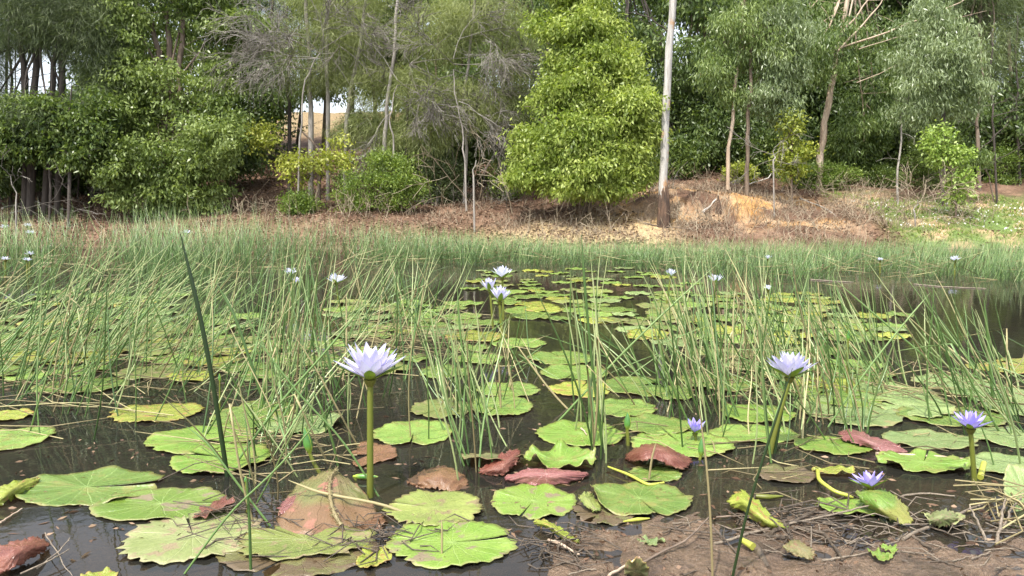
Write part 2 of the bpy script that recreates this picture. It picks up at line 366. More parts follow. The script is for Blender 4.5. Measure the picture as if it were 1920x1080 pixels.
# ---------------------------------------------------------------- foliage helpers
def unit(v): return v/(np.linalg.norm(v, axis=-1, keepdims=True)+1e-9)
def leaves(C, D, Lg, Wd, tint, fold=.25):
    """diamond leaves: C base points, D unit directions"""
    n = len(C); rv = unit(rng.normal(size=(n, 3))); S = unit(np.cross(D, rv)); Nn = np.cross(D, S)
    Lg = np.broadcast_to(Lg, (n,))[:, None]; Wd = np.broadcast_to(Wd, (n,))[:, None]
    mid = C+D*Lg*.45
    V = np.stack([C, mid+S*Wd+Nn*Wd*fold, C+D*Lg, mid-S*Wd+Nn*Wd*fold], 1).reshape(-1, 3)
    F = np.arange(4*n).reshape(-1, 4)
    return V, F, np.repeat(tint, 4)
def lobe_points(lobes, n, shell=.55):
    """cluster centres in ellipsoids (cx,cy,cz,rx,ry,rz), denser to the outside, pushed in and out so the outline is uneven"""
    L = np.array(lobes, float); vol = (L[:, 3]*L[:, 5])**1.0; k = rng.choice(len(L), n, p=vol/vol.sum())
    d = unit(rng.normal(size=(n, 3))); r = rng.random(n)**.45*(1-shell)+shell
    r = np.where(rng.random(n) < .25, rng.random(n)**.5, r)
    r = r*np.where(rng.random(n) < .07, 1.12+.25*rng.random(n), 1)
    r = r*(1+.16*np.sin(d[:, 0]*7+k)*np.cos(d[:, 2]*8+k*2))
    Pn = L[k, :3]+d*L[k, 3:]*r[:, None]
    return Pn, d, k
STYLE = {  # clusters' leaf count, spread, leaf length, half width, droop, outwardness
 'camphor': (34, .135, .12, .023, .95, .45), 'gum': (22, .17, .16, .015, 1.5, .3), 'needle': (18, .16, .26, .0042, .9, .4),
 'fine': (16, .12, .075, .013, .2, .6), 'back': (26, .24, .17, .034, .9, .4), 'broad': (12, .11, .11, .028, .5, .6)}
def foliage(name, lobes, n, style, mat, parent, tint0=.5, size=1.0, shell=.55):
    cnt, spr, lg, wd, droop, outw = STYLE[style]
    Pn, d, k = lobe_points(lobes, n, shell)
    ctint = np.clip(tint0+.15*rng.normal(size=n)+.13*np.sin(k*2.3), 0, 1)
    C = np.repeat(Pn, cnt, 0); dd = np.repeat(d, cnt, 0); m = len(C)
    C = C+rng.normal(size=(m, 3))*spr*size*np.array([1, 1, .6])
    D = unit(rng.normal(size=(m, 3))*.7+dd*outw+np.array([0, 0, -droop]))
    if style == 'needle': D = unit(rng.normal(size=(m, 3))*.45+dd*[.5, .5, .1]+np.array([0, 0, -.55]))
    if style in ('fine',): D = unit(rng.normal(size=(m, 3))*.7+dd*.7+np.array([0, 0, .25]))
    t = np.clip(np.repeat(ctint, cnt)+.12*rng.normal(size=m), 0, 1)
    V, F, T = leaves(C, D, lg*size*(.65+.6*rng.random(m)), wd*size*(.75+.5*rng.random(m)), t)
    return link(name, mesh_np(name, V, F, mat, {'tint': T}), parent)
def wob(a, b, n, amp, seed=0):
    a = np.array(a, float); b = np.array(b, float); t = np.linspace(0, 1, n)[:, None]
    r = np.random.default_rng(seed); ph = r.random(3)*6.28
    w_ = np.stack([np.sin(t[:, 0]*5+ph[0]), np.sin(t[:, 0]*6+ph[1]), .4*np.sin(t[:, 0]*7+ph[2])], 1)*amp*np.sin(t*math.pi*.9+.2)
    return a+(b-a)*t+w_
def twig_tree(mb, p, d, length, rad, depth, r, spread=.55, kids=4, up=.0, droop=0., sides=4, minr=.002):
    n = 5; pts = [np.array(p, float)]; dd = np.array(d, float)
    for q in range(n-1):
        dd = unit(dd+r.normal(size=3)*.16+np.array([0, 0, up-droop])*.25); pts.append(pts[-1]+dd*length/(n-1))
    mb.tube(pts, np.linspace(rad, max(rad*.45, minr), n), sides if depth > 1 else 3, a=float(r.random()))
    if depth > 0:
        for q in range(kids):
            tt = .3+.7*(q+r.random())/kids; i0 = min(int(tt*(n-1)), n-2); b = pts[i0]+(pts[i0+1]-pts[i0])*(tt*(n-1)-i0)
            nd = unit(dd+r.normal(size=3)*spread)
            twig_tree(mb, b, nd, length*(.45+.3*r.random()), max(rad*.5, minr), depth-1, r, spread, kids, up, droop, sides, minr)
def GY(px, py):
    """distance at which the far bank is seen at that pixel"""
    Y = 15.5; d = ray(px, py)
    while Y < 45 and CAM_H+d.z*Y/d.y > hz(d.x*Y/d.y, Y): Y += .05
    return Y
def lumpy(lobes, seed, core=.72):
    """break smooth lobes into uneven leaf masses with gaps between them"""
    r = np.random.default_rng(seed); out = []
    for l in lobes:
        l = np.array(l, float); out.append((*l[:3], *(l[3:]*core)))
        for _ in range(7):
            d = unit(r.normal(size=3)); d[1] = -abs(d[1]) if r.random() < .6 else d[1]; k = .26+.26*r.random()
            out.append((*(l[:3]+d*l[3:]*(.70+.42*r.random())), *(l[3:]*k*np.array([1.15, 1, .75]))))
    return out
def base_at(px, Y):
    x = (px-960)/F_PX*Y; return Vector((x, Y, hz(x, Y)))
def px_lobes(Y, L, dep=.8, dy=0.0):
    out = []
    for l in L:
        cx, cy, rx, ry = l[:4]; off = l[4] if len(l) > 4 else 0
        p = atY(cx, cy, Y+off+dy); k = mpp(Y+off)
        out.append((p.x, p.y, p.z, rx*k, (rx+ry)*.5*k*dep, ry*k))
    return out
def px_path(Y, pts, n=3, amp=.03, seed=1):
    """polyline through pixel points at distance Y (a third value per point shifts the distance)"""
    W = [np.array(atY(p[0], p[1], Y+(p[2] if len(p) > 2 else 0))) for p in pts]
    out = []
    for a in range(len(W)-1):
        seg = wob(W[a], W[a+1], n+1, amp, seed+a); seg[0] = W[a]; seg[-1] = W[a+1]; out += list(seg[:-1] if a < len(W)-2 else seg)
    return np.array(out)
def trunk_part(parent, Y, base_px, pts, r0, r1, mat, name='trunk', sides=9, amp=.03, seed=1, ground=True):
    W = px_path(Y, pts, 4, amp, seed)
    if ground:
        b = base_at(base_px, Y); W = np.vstack([[b.x, b.y, b.z-.15], W])
    mb = MB(); mb.tube(W, np.linspace(r0, r1, len(W))*(1+.06*np.sin(np.arange(len(W))*2.1)), sides, a=.5, cap=True)
    return mb.build(name, mat, parent)
def limbs(parent, start, lobes, r0, mat, name='branches', seed=3):
    mb = MB(); s0 = np.array(start, float)
    for q, l in enumerate(lobes):
        e = np.array(l[:3]); mb.tube(wob(s0, e, 7, .08, seed+q), np.linspace(r0, r0*.25, 7), 5, a=.4)
        rr = np.random.default_rng(seed+q*7)
        for _ in range(5):
            d = unit(rr.normal(size=3)+np.array([0, 0, .3])); a = s0+(e-s0)*(.5+.5*rr.random())
            mb.tube(wob(a, a+d*np.array(l[3:])*.9, 4, .03, seed+_), np.linspace(r0*.3, .006, 4), 3, a=.4)
    return mb.build(name, mat, parent)
def tree(name, label, cat, Y, bx, trunk_pts, r0, r1, bark, lobes_px, n, style, leaf, tint=.5, size=1., group=None, dep=.8, trunks=None, limb_from=None, shell=.55):
    b = base_at(bx, Y)
    t = thing(name, label, cat, (0, 0, 0), group)
    t.location = b
    sub = []
    lobes = px_lobes(Y, lobes_px, dep)
    for q, tp in enumerate([(bx, trunk_pts)]+(trunks or [])):
        sub.append(trunk_part(t, Y, tp[0], tp[1], r0*(1 if q == 0 else .75), r1, bark, seed=q+abs(int(bx))))
    lf = atY(*(limb_from or trunk_pts[-1])[:2], Y)
    sub.append(limbs(t, lf, lobes, max(r1*.7, .012), bark, seed=abs(int(bx))))
    sub.append(foliage('crown', lumpy(lobes, abs(int(bx))) if style not in ('broad', 'needle') else lobes, n, style, leaf, t, tint, size, shell))
    for o in sub: o.matrix_parent_inverse = Matrix.Translation(-b)
    return t

# ---------------------------------------------------------------- trees on the far bank
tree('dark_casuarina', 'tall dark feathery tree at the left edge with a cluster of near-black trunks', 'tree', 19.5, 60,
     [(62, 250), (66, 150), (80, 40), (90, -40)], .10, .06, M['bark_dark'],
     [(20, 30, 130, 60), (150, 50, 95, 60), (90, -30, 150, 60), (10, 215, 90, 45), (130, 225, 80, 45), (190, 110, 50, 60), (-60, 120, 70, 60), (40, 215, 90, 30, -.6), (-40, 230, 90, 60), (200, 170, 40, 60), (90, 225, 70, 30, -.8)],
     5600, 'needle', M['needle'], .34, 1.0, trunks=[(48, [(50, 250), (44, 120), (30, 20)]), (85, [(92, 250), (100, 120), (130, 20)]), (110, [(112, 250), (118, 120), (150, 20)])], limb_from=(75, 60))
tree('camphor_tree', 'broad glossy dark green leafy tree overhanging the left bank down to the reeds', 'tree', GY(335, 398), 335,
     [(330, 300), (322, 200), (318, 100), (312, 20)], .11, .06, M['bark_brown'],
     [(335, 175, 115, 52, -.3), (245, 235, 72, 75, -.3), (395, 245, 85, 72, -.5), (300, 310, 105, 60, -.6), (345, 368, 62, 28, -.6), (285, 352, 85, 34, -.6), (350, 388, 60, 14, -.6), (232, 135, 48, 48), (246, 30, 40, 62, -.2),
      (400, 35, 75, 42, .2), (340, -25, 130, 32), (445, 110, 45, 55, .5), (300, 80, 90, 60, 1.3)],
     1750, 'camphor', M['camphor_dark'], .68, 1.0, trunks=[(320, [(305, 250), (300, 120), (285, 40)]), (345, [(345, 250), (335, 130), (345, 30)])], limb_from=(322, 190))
tree('yellow_leaved_sapling', 'small sapling with bright yellow-green leaves in flat tiers above the leaf litter', 'tree', GY(600, 392), 600,
     [(598, 340), (605, 290), (560, 240)], .05, .02, M['bark_brown'],
     [(600, 303, 62, 20, -.2), (548, 308, 40, 18), (560, 335, 26, 14), (480, 243, 32, 17, .2), (486, 270, 28, 14, .2), (508, 262, 14, 26), (632, 262, 20, 11, .2), (640, 298, 24, 16)],
     230, 'broad', M['yellow_leaf'], .6, .95, limb_from=(600, 330), shell=.2)
tree('green_shrub', 'rounded fine-leaved green shrub low on the litter slope right of the yellow sapling', 'shrub', GY(705, 394), 705,
     [(705, 370), (708, 345)], .04, .02, M['bark_brown'],
     [(690, 352, 46, 32), (735, 325, 42, 34), (770, 355, 24, 24), (680, 378, 36, 16), (725, 300, 22, 16), (740, 370, 40, 18), (650, 365, 18, 14)],
     850, 'fine', M['shrub_leaf'], .55, 1.0)
tree('grey_trunked_casuarina', 'open feathery tree with several slim pale grey trunks in the middle of the bank', 'tree', 20.5, 585,
     [(583, 230), (580, 100), (572, -30)], .075, .045, M['bark_grey'],
     [(530, 70, 65, 45), (655, 45, 70, 45), (610, 130, 60, 35), (730, 165, 75, 45), (700, 245, 75, 35), (560, 150, 50, 30), (640, -20, 110, 35)],
     1700, 'needle', M['needle_light'], .45, 1.0, trunks=[(617, [(615, 200), (613, 80), (618, -20)]), (648, [(650, 220), (668, 120), (690, -20)])], limb_from=(600, 60))
tree('leaning_casuarina', 'feathery yellow-green tree with a leaning pale trunk near the middle of the bank', 'tree', 19.6, 715,
     [(722, 250), (732, 150), (742, 60), (748, -40)], .055, .035, M['bark_grey'],
     [(820, 60, 75, 55), (875, 195, 75, 50), (955, 95, 45, 75), (900, 20, 80, 45), (800, 255, 60, 35), (940, 205, 45, 40), (780, 170, 45, 45)],
     1900, 'needle', M['needle_light'], .5, 1.0, trunks=[(870, [(875, 280), (868, 200), (880, 100), (890, 0)])], limb_from=(770, 120))
tree('bright_camphor_tree', 'large bright green drooping-leaved tree reaching the ground left of the bare pole', 'tree', GY(1100, 396), 1100,
     [(1092, 330), (1085, 220), (1080, 100)], .15, .07, M['bark_brown'],
     [(1085, 40, 68, 62), (1150, 110, 55, 62, -.1), (1120, 185, 90, 72, -.4), (1178, 235, 42, 78, -.3), (1070, 300, 105, 55, -.7), (1010, 265, 40, 34, -.3), (1135, 320, 70, 48, -.6),
      (1055, 165, 42, 40, -.2), (985, 300, 32, 32, -.4), (1100, 352, 90, 26, -.6), (1065, -20, 50, 45), (1125, 250, 80, 60, -.7), (1115, 150, 85, 60, -.4), (1110, 90, 75, 55, -.3), (1140, 215, 80, 60, -.6), (1020, 330, 50, 35, -.6)],
     2900, 'camphor', M['camphor'], .7, .95)
# bare dead pole
YP = 16.95
t = thing('dead_tree_pole', 'tall bare silver-grey dead pole with a blackened splintered foot', 'tree', base_at(1243, YP))
pb = Vector(t.location)
o1 = trunk_part(t, YP, 1243, [(1243, 350), (1247, 250), (1253, 120), (1262, 0), (1268, -80)], .098, .066, M['pole'], 'trunk', 14, .012, 5)
mb = MB()
for q in range(9):
    a = q/9*6.28; rr = .098+.01*math.sin(q*3); h = .80+.3*abs(math.sin(q*2.3))
    p0 = np.array([pb.x+math.cos(a)*rr, YP+math.sin(a)*rr, pb.z-.1]); p1 = p0+[-.012*math.cos(a), -.012*math.sin(a), h+.1]
    mb.tube(np.linspace(p0, p1, 5)+np.random.default_rng(q).normal(size=(5, 3))*.006, [.062, .06, .052, .042, .008], 6, a=.5, cap=True)
o2 = mb.build('charred_bark', M['char'], t)
mb = MB(); tw = px_path(YP, [(1258, 70), (1300, 55), (1330, 20)], 3, .04, 3)
mb.tube(px_path(YP+.1, [(1252, 60), (1225, 38), (1190, 22), (1172, 26)], 3, .03, 3), np.linspace(.02, .006, 10), 5, a=.3)
o3 = mb.build('dead_limb', M['bark_dark'], t)
for o in (o1, o2, o3): o.matrix_parent_inverse = Matrix.Translation(-pb)

tree('slender_gum', 'slender gum with a thin orange-brown trunk and pale drooping leaves right of the pole', 'tree', 19.6, 1362,
     [(1365, 300), (1375, 200), (1384, 110), (1395, 0)], .05, .03, M['bark_gum'],
     [(1395, 60, 50, 55), (1350, 120, 45, 50), (1430, 100, 48, 60), (1410, -10, 70, 40), (1380, 180, 30, 25)], 520, 'gum', M['gum_green'], .7, .9)
tree('straight_gum', 'young gum with a straight grey-brown trunk and hanging olive leaves beside the orange stem', 'tree', 19.4, 1398,
     [(1400, 320), (1403, 240), (1408, 150), (1412, 40)], .055, .035, M['bark_brown'],
     [(1465, 130, 42, 60), (1440, 190, 45, 40), (1470, 60, 50, 45), (1480, 215, 22, 30)], 480, 'gum', M['gum_leaf'], .65, .9)
t = tree('leaning_gum', 'leaning smooth-barked gum with a thick pale trunk and long bare white limbs', 'tree', 21.6, 1532,
     [(1537, 300), (1545, 230), (1562, 150), (1574, 70), (1590, -10), (1600, -70)], .10, .055, M['bark_gum'],
     [(1530, 95, 50, 50, -.6), (1640, 60, 60, 50, .6), (1555, 55, 45, 40, -.5), (1640, 180, 55, 45, .8), (1620, 250, 50, 40, .8), (1500, 40, 50, 40, .5), (1580, 125, 30, 25, -.6)], 560, 'gum', M['gum_green'], .45, 1.0)
mb = MB()
for k_, (pp, r0) in enumerate([([(1578, 62), (1610, 25), (1642, -20)], .035), ([(1574, 90), (1660, 62), (1740, 30), (1800, 5), (1835, -20)], .03), ([(1572, 95), (1605, 60), (1645, 15), (1660, -10)], .032),
                          ([(1606, 155), (1650, 138), (1690, 115)], .016), ([(1610, 92), (1680, 70), (1760, 55)], .014), ([(1740, 30), (1790, 35), (1850, 20)], .012)]):
    W = px_path(20.8, pp, 3, .02, k_); mb.tube(W, np.linspace(r0, r0*.35, len(W)), 6, a=.8)
o = mb.build('bare_limbs', M['bark_gum'], t); o.matrix_parent_inverse = Matrix.Translation(-t.location)
tree('silver_gum', 'spreading gum crown of silvery green leaves over the dark hollow at the right', 'tree', 19.6, 1768,
     [(1764, 300), (1768, 230), (1762, 150), (1758, 60)], .07, .035, M['bark_dark'],
     [(1730, 95, 50, 45, -.2), (1790, 80, 45, 42, -.2), (1815, 150, 42, 34, -.3), (1745, 160, 55, 38, -.2), (1700, 205, 40, 26), (1785, 200, 40, 24, .3), (1760, 30, 45, 32)], 680, 'gum', M['gum_leaf'], .8, .9)
tree('lime_sapling', 'narrow lime-green sapling standing in front of the dark trees above the clay bank', 'tree', 19.0, 1482,
     [(1484, 320), (1486, 260)], .03, .015, M['bark_brown'], [(1485, 235, 20, 28), (1492, 275, 26, 30), (1475, 305, 24, 22), (1490, 320, 18, 16)], 190, 'broad', M['yellow_leaf'], .35, .9, shell=.3)
tree('lime_bush', 'bright lime-green bush of rounded leaf tufts near the right edge of the bank', 'shrub', 18.2, 1790,
     [(1792, 380), (1785, 330), (1765, 270)], .03, .015, M['bark_brown'],
     [(1762, 255, 20, 22), (1775, 290, 28, 22), (1800, 292, 20, 16), (1798, 330, 22, 18), (1798, 362, 21, 18), (1750, 272, 14, 10)], 240, 'broad', M['lime_leaf'], .55, .9, shell=.3)
tree('wispy_green_sapling', 'wispy green sapling leaning out right of the lime bush', 'tree', GY(1858, 380), 1860,
     [(1858, 350), (1845, 310), (1838, 292)], .02, .01, M['bark_brown'], [(1838, 295, 16, 9), (1815, 300, 12, 7), (1700, 345, 1, 1)], 60, 'gum', M['gum_green'], .7, .8)

# dead grey sprays (standing dead branches)
def dead_spray(label, Y, bx, path, r0, tips, seed, depth=3, kids=4, L=1.1, cat='dead tree', minr=.0045, mat='grey_twig', name='dead_tree'):
    b = base_at(bx, Y); t = thing(name, label, cat, b)
    W = px_path(Y, path, 4, .05, seed); W = np.vstack([[b.x, b.y, b.z-.1], W]); mb = MB(); mb.tube(W, np.linspace(r0, r0*.4, len(W)), 7, a=.4)
    o = mb.build('trunk', M['bark_grey'], t); r = np.random.default_rng(seed); mb = MB()
    for (sx, sy, dx, dy, ln) in tips:
        p = np.array(atY(sx, sy, Y)); d = unit(np.array([dx, r.normal()*.5-.25, -dy]))
        twig_tree(mb, p, d, ln, r0*.36, depth, r, .42, kids+(1 if depth == 3 else 0), droop=.2, minr=minr)
    o2 = mb.build('twigs', M[mat], t)
    for q in (o, o2): q.matrix_parent_inverse = Matrix.Translation(-b)
    return t
dead_spray('fine grey dead twigs fanning out left of the pale trunks high in the thicket', 19.0, 560, [(562, 260), (572, 150), (600, 100)], .026,
           [(600, 100, -1, -.5, 1.5), (590, 110, -1, .1, 1.6), (600, 100, -.7, -1, 1.5), (605, 100, .2, -1, 1.3), (600, 110, -1, .5, 1.2), (600, 95, .8, -.7, 1.3), (590, 130, -1.0, .25, 1.3)], 11, 3, 5)
dead_spray('tangle of bare grey branches drooping beside the bright green tree', 18.7, 875, [(872, 300), (862, 220), (850, 130)], .026,
           [(850, 120, 1, -.4, 1.4), (850, 130, .9, .3, 1.4), (860, 190, 1, .9, 1.2), (850, 110, .3, -1, 1.5), (850, 140, -1, .3, 1.2), (860, 220, .8, .9, 1.1), (850, 120, -.8, -.8, 1.2), (900, 60, .6, .3, 1.2)], 23, 3, 5)
dead_spray('bare branching tree whose grey limbs droop over the dark gap in the centre', 19.0, 740, [(738, 290), (730, 220), (745, 160)], .026,
           [(745, 150, .9, .5, 1.2), (740, 180, 1, .8, 1.3), (735, 210, -1, .4, 1.1), (745, 150, -.6, -.8, 1.3), (745, 160, 1, -.2, 1.4)], 31, 3, 4)
dead_spray('pale forked fallen limb resting among the reeds at the far left shore', 16.9, 30, [(30, 390), (20, 330)], .02,
           [(20, 330, -.4, -1, .6), (25, 385, 1, .1, 1.0), (30, 395, 1, -.1, 1.2), (22, 350, .6, -.8, .5)], 41, 2, 3, name='fallen_limb', cat='dead branch')
dead_spray('leaning dead sapling with a thin pinkish bare stem above the brush pile', GY(1680, 385), 1680, [(1682, 340), (1690, 240), (1695, 200)], .03,
           [(1690, 250, .9, -.1, .4), (1686, 300, -.9, -.1, .4), (1695, 210, .2, -1, .4)], 47, 1, 3)
dead_spray('tangled pale bare bush beside the lime sapling above the clay', 17.6, 1450, [(1450, 300), (1452, 280)], .02,
           [(1450, 290, -.9, -.5, .7), (1450, 300, -1, .2, .7), (1452, 280, .5, -1, .6), (1452, 290, .9, -.3, .7), (1450, 300, .9, .5, .6)], 53, 2, 4, name='dead_bush', cat='dead bush')
dead_spray('loose heap of bare brown brush at the foot of the thin dead sapling', GY(1715, 425), 1715, [(1715, 400), (1720, 375)], .02,
           [(1700, 420, -.6, -.5, .8), (1720, 400, .6, -.7, .9), (1710, 400, -.2, -1, .8), (1730, 410, 1, -.3, .8), (1750, 400, .4, -1, .8), (1690, 430, 1, -.1, .9), (1680, 400, .9, -.6, .9), (1740, 380, .9, -.8, .8)], 59, 2, 5, name='brush_pile', cat='brush pile', mat='dry')
dead_spray('thin bare brown sticks standing in the litter below the drooping grey branches', 17.2, 890, [(888, 340), (893, 300)], .025,
           [(880, 380, -.3, -1, 1.3), (900, 370, .3, -1, 1.2), (890, 330, .4, -1, .9), (960, 400, .1, -1, 1.0), (830, 390, .1, -1, 1.0), (810, 380, -.2, -1, .9)], 61, 2, 3, name='dead_bush', cat='dead bush', mat='dry')

# background forest
BG = [(-120, 23, 'needle', 'needle', 150), (40, 27, 'back', 'back_leaf', 150), (215, 25, 'back', 'back_leaf', 130), (420, 26, 'back', 'back_leaf', 130), (515, 29, 'needle', 'needle', 110),
      (700, 30, 'back', 'back_leaf', 90), (870, 26, 'back', 'back_leaf', 120), (985, 23, 'gum', 'gum_green', 110), (1180, 24, 'back', 'back_leaf', 130), (1310, 25, 'gum', 'gum_green', 110),
      (1330, 27, 'back', 'back_leaf', 140), (1480, 26, 'back', 'back_leaf', 130), (1620, 25.5, 'back', 'back_leaf', 120), (1590, 27, 'gum', 'gum_green', 130), (1730, 26, 'back', 'back_leaf', 130), (1850, 24, 'needle', 'needle', 120),
      (1900, 27, 'needle', 'needle', 140), (2020, 25, 'back', 'back_leaf', 140), (940, 29, 'back', 'back_leaf', 130), (1240, 31, 'back', 'back_leaf', 150), (1450, 31, 'back', 'back_leaf', 150), (1700, 32, 'back', 'back_leaf', 160), (330, 30, 'back', 'back_leaf', 140), (-60, 31, 'back', 'back_leaf', 160)]
BL = ['dusky feathery tree beyond the left edge trunks', 'dark forest tree filling the shade behind the left casuarina', 'dark tree in the shade left of the overhanging glossy tree', 'dark tree showing between the glossy tree and the dead twigs', 'thin feathery tree on the skyline behind the pale trunks',
      'small skyline tree behind the leaning pale trunk', 'dark tree behind the tangle of grey branches', 'gum with hanging leaves just left of the bright green tree', 'dark tree behind the bright green tree', 'gum with dense dark leaves just right of the bare pole',
      'deep shade tree behind the slender orange-stemmed gum', 'dark tree between the straight gum and the leaning gum', 'dark leafy tree right of the leaning gum trunk', 'tall gum behind the leaning gum', 'dark tree behind the silvery gum crown', 'dark pine-like feathery tree behind the lime bush',
      'dark feathery tree at the right edge with a black trunk', 'dark tree beyond the right edge', 'far dark tree filling the gap left of the bright green tree', 'far dark tree seen past the bare pole', 'far dark tree high behind the lime sapling', 'far dark tree deep behind the brush pile', 'far dark tree behind the glossy overhanging tree', 'far dark tree deep behind the left edge']
BG += [(610, 30, 'back', 'back_leaf', 110), (790, 28, 'back', 'back_leaf', 110), (660, 25, 'needle', 'needle_light', 100), (1060, 27, 'back', 'back_leaf', 130), (1560, 29, 'back', 'back_leaf', 150), (1820, 30, 'back', 'back_leaf', 150), (120, 30, 'back', 'back_leaf', 140)]
BL += ['far dark tree on the skyline behind the pale grey trunks', 'far dark tree on the skyline in the centre of the thicket', 'feathery tree high between the pale trunks', 'far dark tree directly behind the top of the bright green tree', 'far dark tree high behind the leaning gum', 'far dark tree high behind the silvery crown', 'far dark tree above and below the left sky gap']
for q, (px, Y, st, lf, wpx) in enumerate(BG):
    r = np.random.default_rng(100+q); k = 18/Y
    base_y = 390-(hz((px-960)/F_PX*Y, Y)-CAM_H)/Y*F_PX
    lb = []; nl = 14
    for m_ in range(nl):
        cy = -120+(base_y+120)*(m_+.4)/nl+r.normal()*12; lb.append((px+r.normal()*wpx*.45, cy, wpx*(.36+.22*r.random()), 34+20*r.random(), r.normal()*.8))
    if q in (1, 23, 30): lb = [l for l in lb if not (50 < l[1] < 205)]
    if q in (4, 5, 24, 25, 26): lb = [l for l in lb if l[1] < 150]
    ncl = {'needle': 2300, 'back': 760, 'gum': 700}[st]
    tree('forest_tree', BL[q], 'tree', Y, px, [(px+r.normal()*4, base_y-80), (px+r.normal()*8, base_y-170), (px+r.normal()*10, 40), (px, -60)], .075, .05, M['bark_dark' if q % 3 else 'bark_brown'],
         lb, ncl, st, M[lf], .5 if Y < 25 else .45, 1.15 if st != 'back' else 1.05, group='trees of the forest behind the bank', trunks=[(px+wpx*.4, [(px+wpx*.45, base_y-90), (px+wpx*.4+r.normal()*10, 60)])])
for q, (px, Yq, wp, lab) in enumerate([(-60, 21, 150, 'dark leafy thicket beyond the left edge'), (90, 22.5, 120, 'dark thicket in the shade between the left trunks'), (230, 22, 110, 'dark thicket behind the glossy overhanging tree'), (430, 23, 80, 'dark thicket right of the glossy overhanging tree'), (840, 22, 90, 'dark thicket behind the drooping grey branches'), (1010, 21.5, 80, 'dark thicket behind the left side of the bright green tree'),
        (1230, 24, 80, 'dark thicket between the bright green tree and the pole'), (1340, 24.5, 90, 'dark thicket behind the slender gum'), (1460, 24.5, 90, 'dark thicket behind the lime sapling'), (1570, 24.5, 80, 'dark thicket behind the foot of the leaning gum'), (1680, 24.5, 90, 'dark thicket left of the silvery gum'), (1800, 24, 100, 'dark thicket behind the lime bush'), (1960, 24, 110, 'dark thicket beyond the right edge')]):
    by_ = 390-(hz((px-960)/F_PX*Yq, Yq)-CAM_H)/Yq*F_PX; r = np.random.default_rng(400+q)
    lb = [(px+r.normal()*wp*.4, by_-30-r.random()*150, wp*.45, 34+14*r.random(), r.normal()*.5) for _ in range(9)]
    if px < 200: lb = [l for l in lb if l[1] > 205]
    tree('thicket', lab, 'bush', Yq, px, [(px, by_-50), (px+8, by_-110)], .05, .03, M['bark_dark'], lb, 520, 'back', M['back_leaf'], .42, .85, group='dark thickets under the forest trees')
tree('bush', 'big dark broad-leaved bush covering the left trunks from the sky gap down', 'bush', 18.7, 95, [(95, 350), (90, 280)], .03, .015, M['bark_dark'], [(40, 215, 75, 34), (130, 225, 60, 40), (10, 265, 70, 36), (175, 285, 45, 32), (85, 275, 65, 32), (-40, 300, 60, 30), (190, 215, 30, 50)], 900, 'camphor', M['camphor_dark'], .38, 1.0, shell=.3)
# understorey shrubs
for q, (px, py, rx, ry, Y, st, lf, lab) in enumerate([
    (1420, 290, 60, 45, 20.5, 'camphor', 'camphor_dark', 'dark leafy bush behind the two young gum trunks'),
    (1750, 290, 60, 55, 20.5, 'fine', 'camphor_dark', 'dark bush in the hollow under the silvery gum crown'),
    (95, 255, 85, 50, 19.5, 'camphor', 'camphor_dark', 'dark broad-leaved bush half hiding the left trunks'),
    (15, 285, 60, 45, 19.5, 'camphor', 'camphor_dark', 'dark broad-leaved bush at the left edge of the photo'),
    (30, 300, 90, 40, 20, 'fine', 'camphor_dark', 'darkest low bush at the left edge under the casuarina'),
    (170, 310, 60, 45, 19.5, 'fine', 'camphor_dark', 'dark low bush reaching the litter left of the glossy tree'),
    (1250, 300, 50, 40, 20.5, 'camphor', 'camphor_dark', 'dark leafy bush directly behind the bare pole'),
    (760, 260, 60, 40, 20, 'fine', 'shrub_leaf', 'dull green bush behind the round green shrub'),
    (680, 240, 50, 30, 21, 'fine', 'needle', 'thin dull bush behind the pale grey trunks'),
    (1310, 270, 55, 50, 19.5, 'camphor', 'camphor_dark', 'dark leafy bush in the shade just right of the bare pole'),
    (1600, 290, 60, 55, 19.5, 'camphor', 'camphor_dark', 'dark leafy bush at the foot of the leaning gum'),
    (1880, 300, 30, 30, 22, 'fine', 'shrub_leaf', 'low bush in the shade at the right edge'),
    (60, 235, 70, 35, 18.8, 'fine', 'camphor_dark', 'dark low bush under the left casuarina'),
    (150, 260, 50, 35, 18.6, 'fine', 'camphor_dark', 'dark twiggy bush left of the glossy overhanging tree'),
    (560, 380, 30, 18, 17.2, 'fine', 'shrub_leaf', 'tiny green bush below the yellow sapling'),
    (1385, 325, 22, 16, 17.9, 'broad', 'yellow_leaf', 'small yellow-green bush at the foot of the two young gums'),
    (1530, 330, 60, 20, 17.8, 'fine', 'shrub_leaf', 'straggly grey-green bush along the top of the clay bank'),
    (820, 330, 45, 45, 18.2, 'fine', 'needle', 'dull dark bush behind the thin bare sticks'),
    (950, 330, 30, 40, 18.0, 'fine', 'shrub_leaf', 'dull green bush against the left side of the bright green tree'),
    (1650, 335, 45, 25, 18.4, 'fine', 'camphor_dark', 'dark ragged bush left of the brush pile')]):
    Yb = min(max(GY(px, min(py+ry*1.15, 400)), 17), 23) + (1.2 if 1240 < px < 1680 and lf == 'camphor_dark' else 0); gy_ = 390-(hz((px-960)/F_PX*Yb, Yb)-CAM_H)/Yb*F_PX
    tree('bush', lab, 'bush', Yb, px, [(px, gy_-10), (px+3, py)], .025, .012, M['bark_brown'], [(px-rx*.45, py+ry*.1, rx*.6, ry*.75), (px+rx*.45, py, rx*.6, ry*.8), (px, py-ry*.4, rx*.55, ry*.6), (px-rx*.3, gy_-ry*.35, rx*.6, ry*.4), (px+rx*.4, gy_-ry*.3, rx*.5, ry*.35)], int((620 if rx > 40 else 260)/(1.9 if st == 'camphor' else 1)), st, M[lf], .48, 1.0, shell=.3)

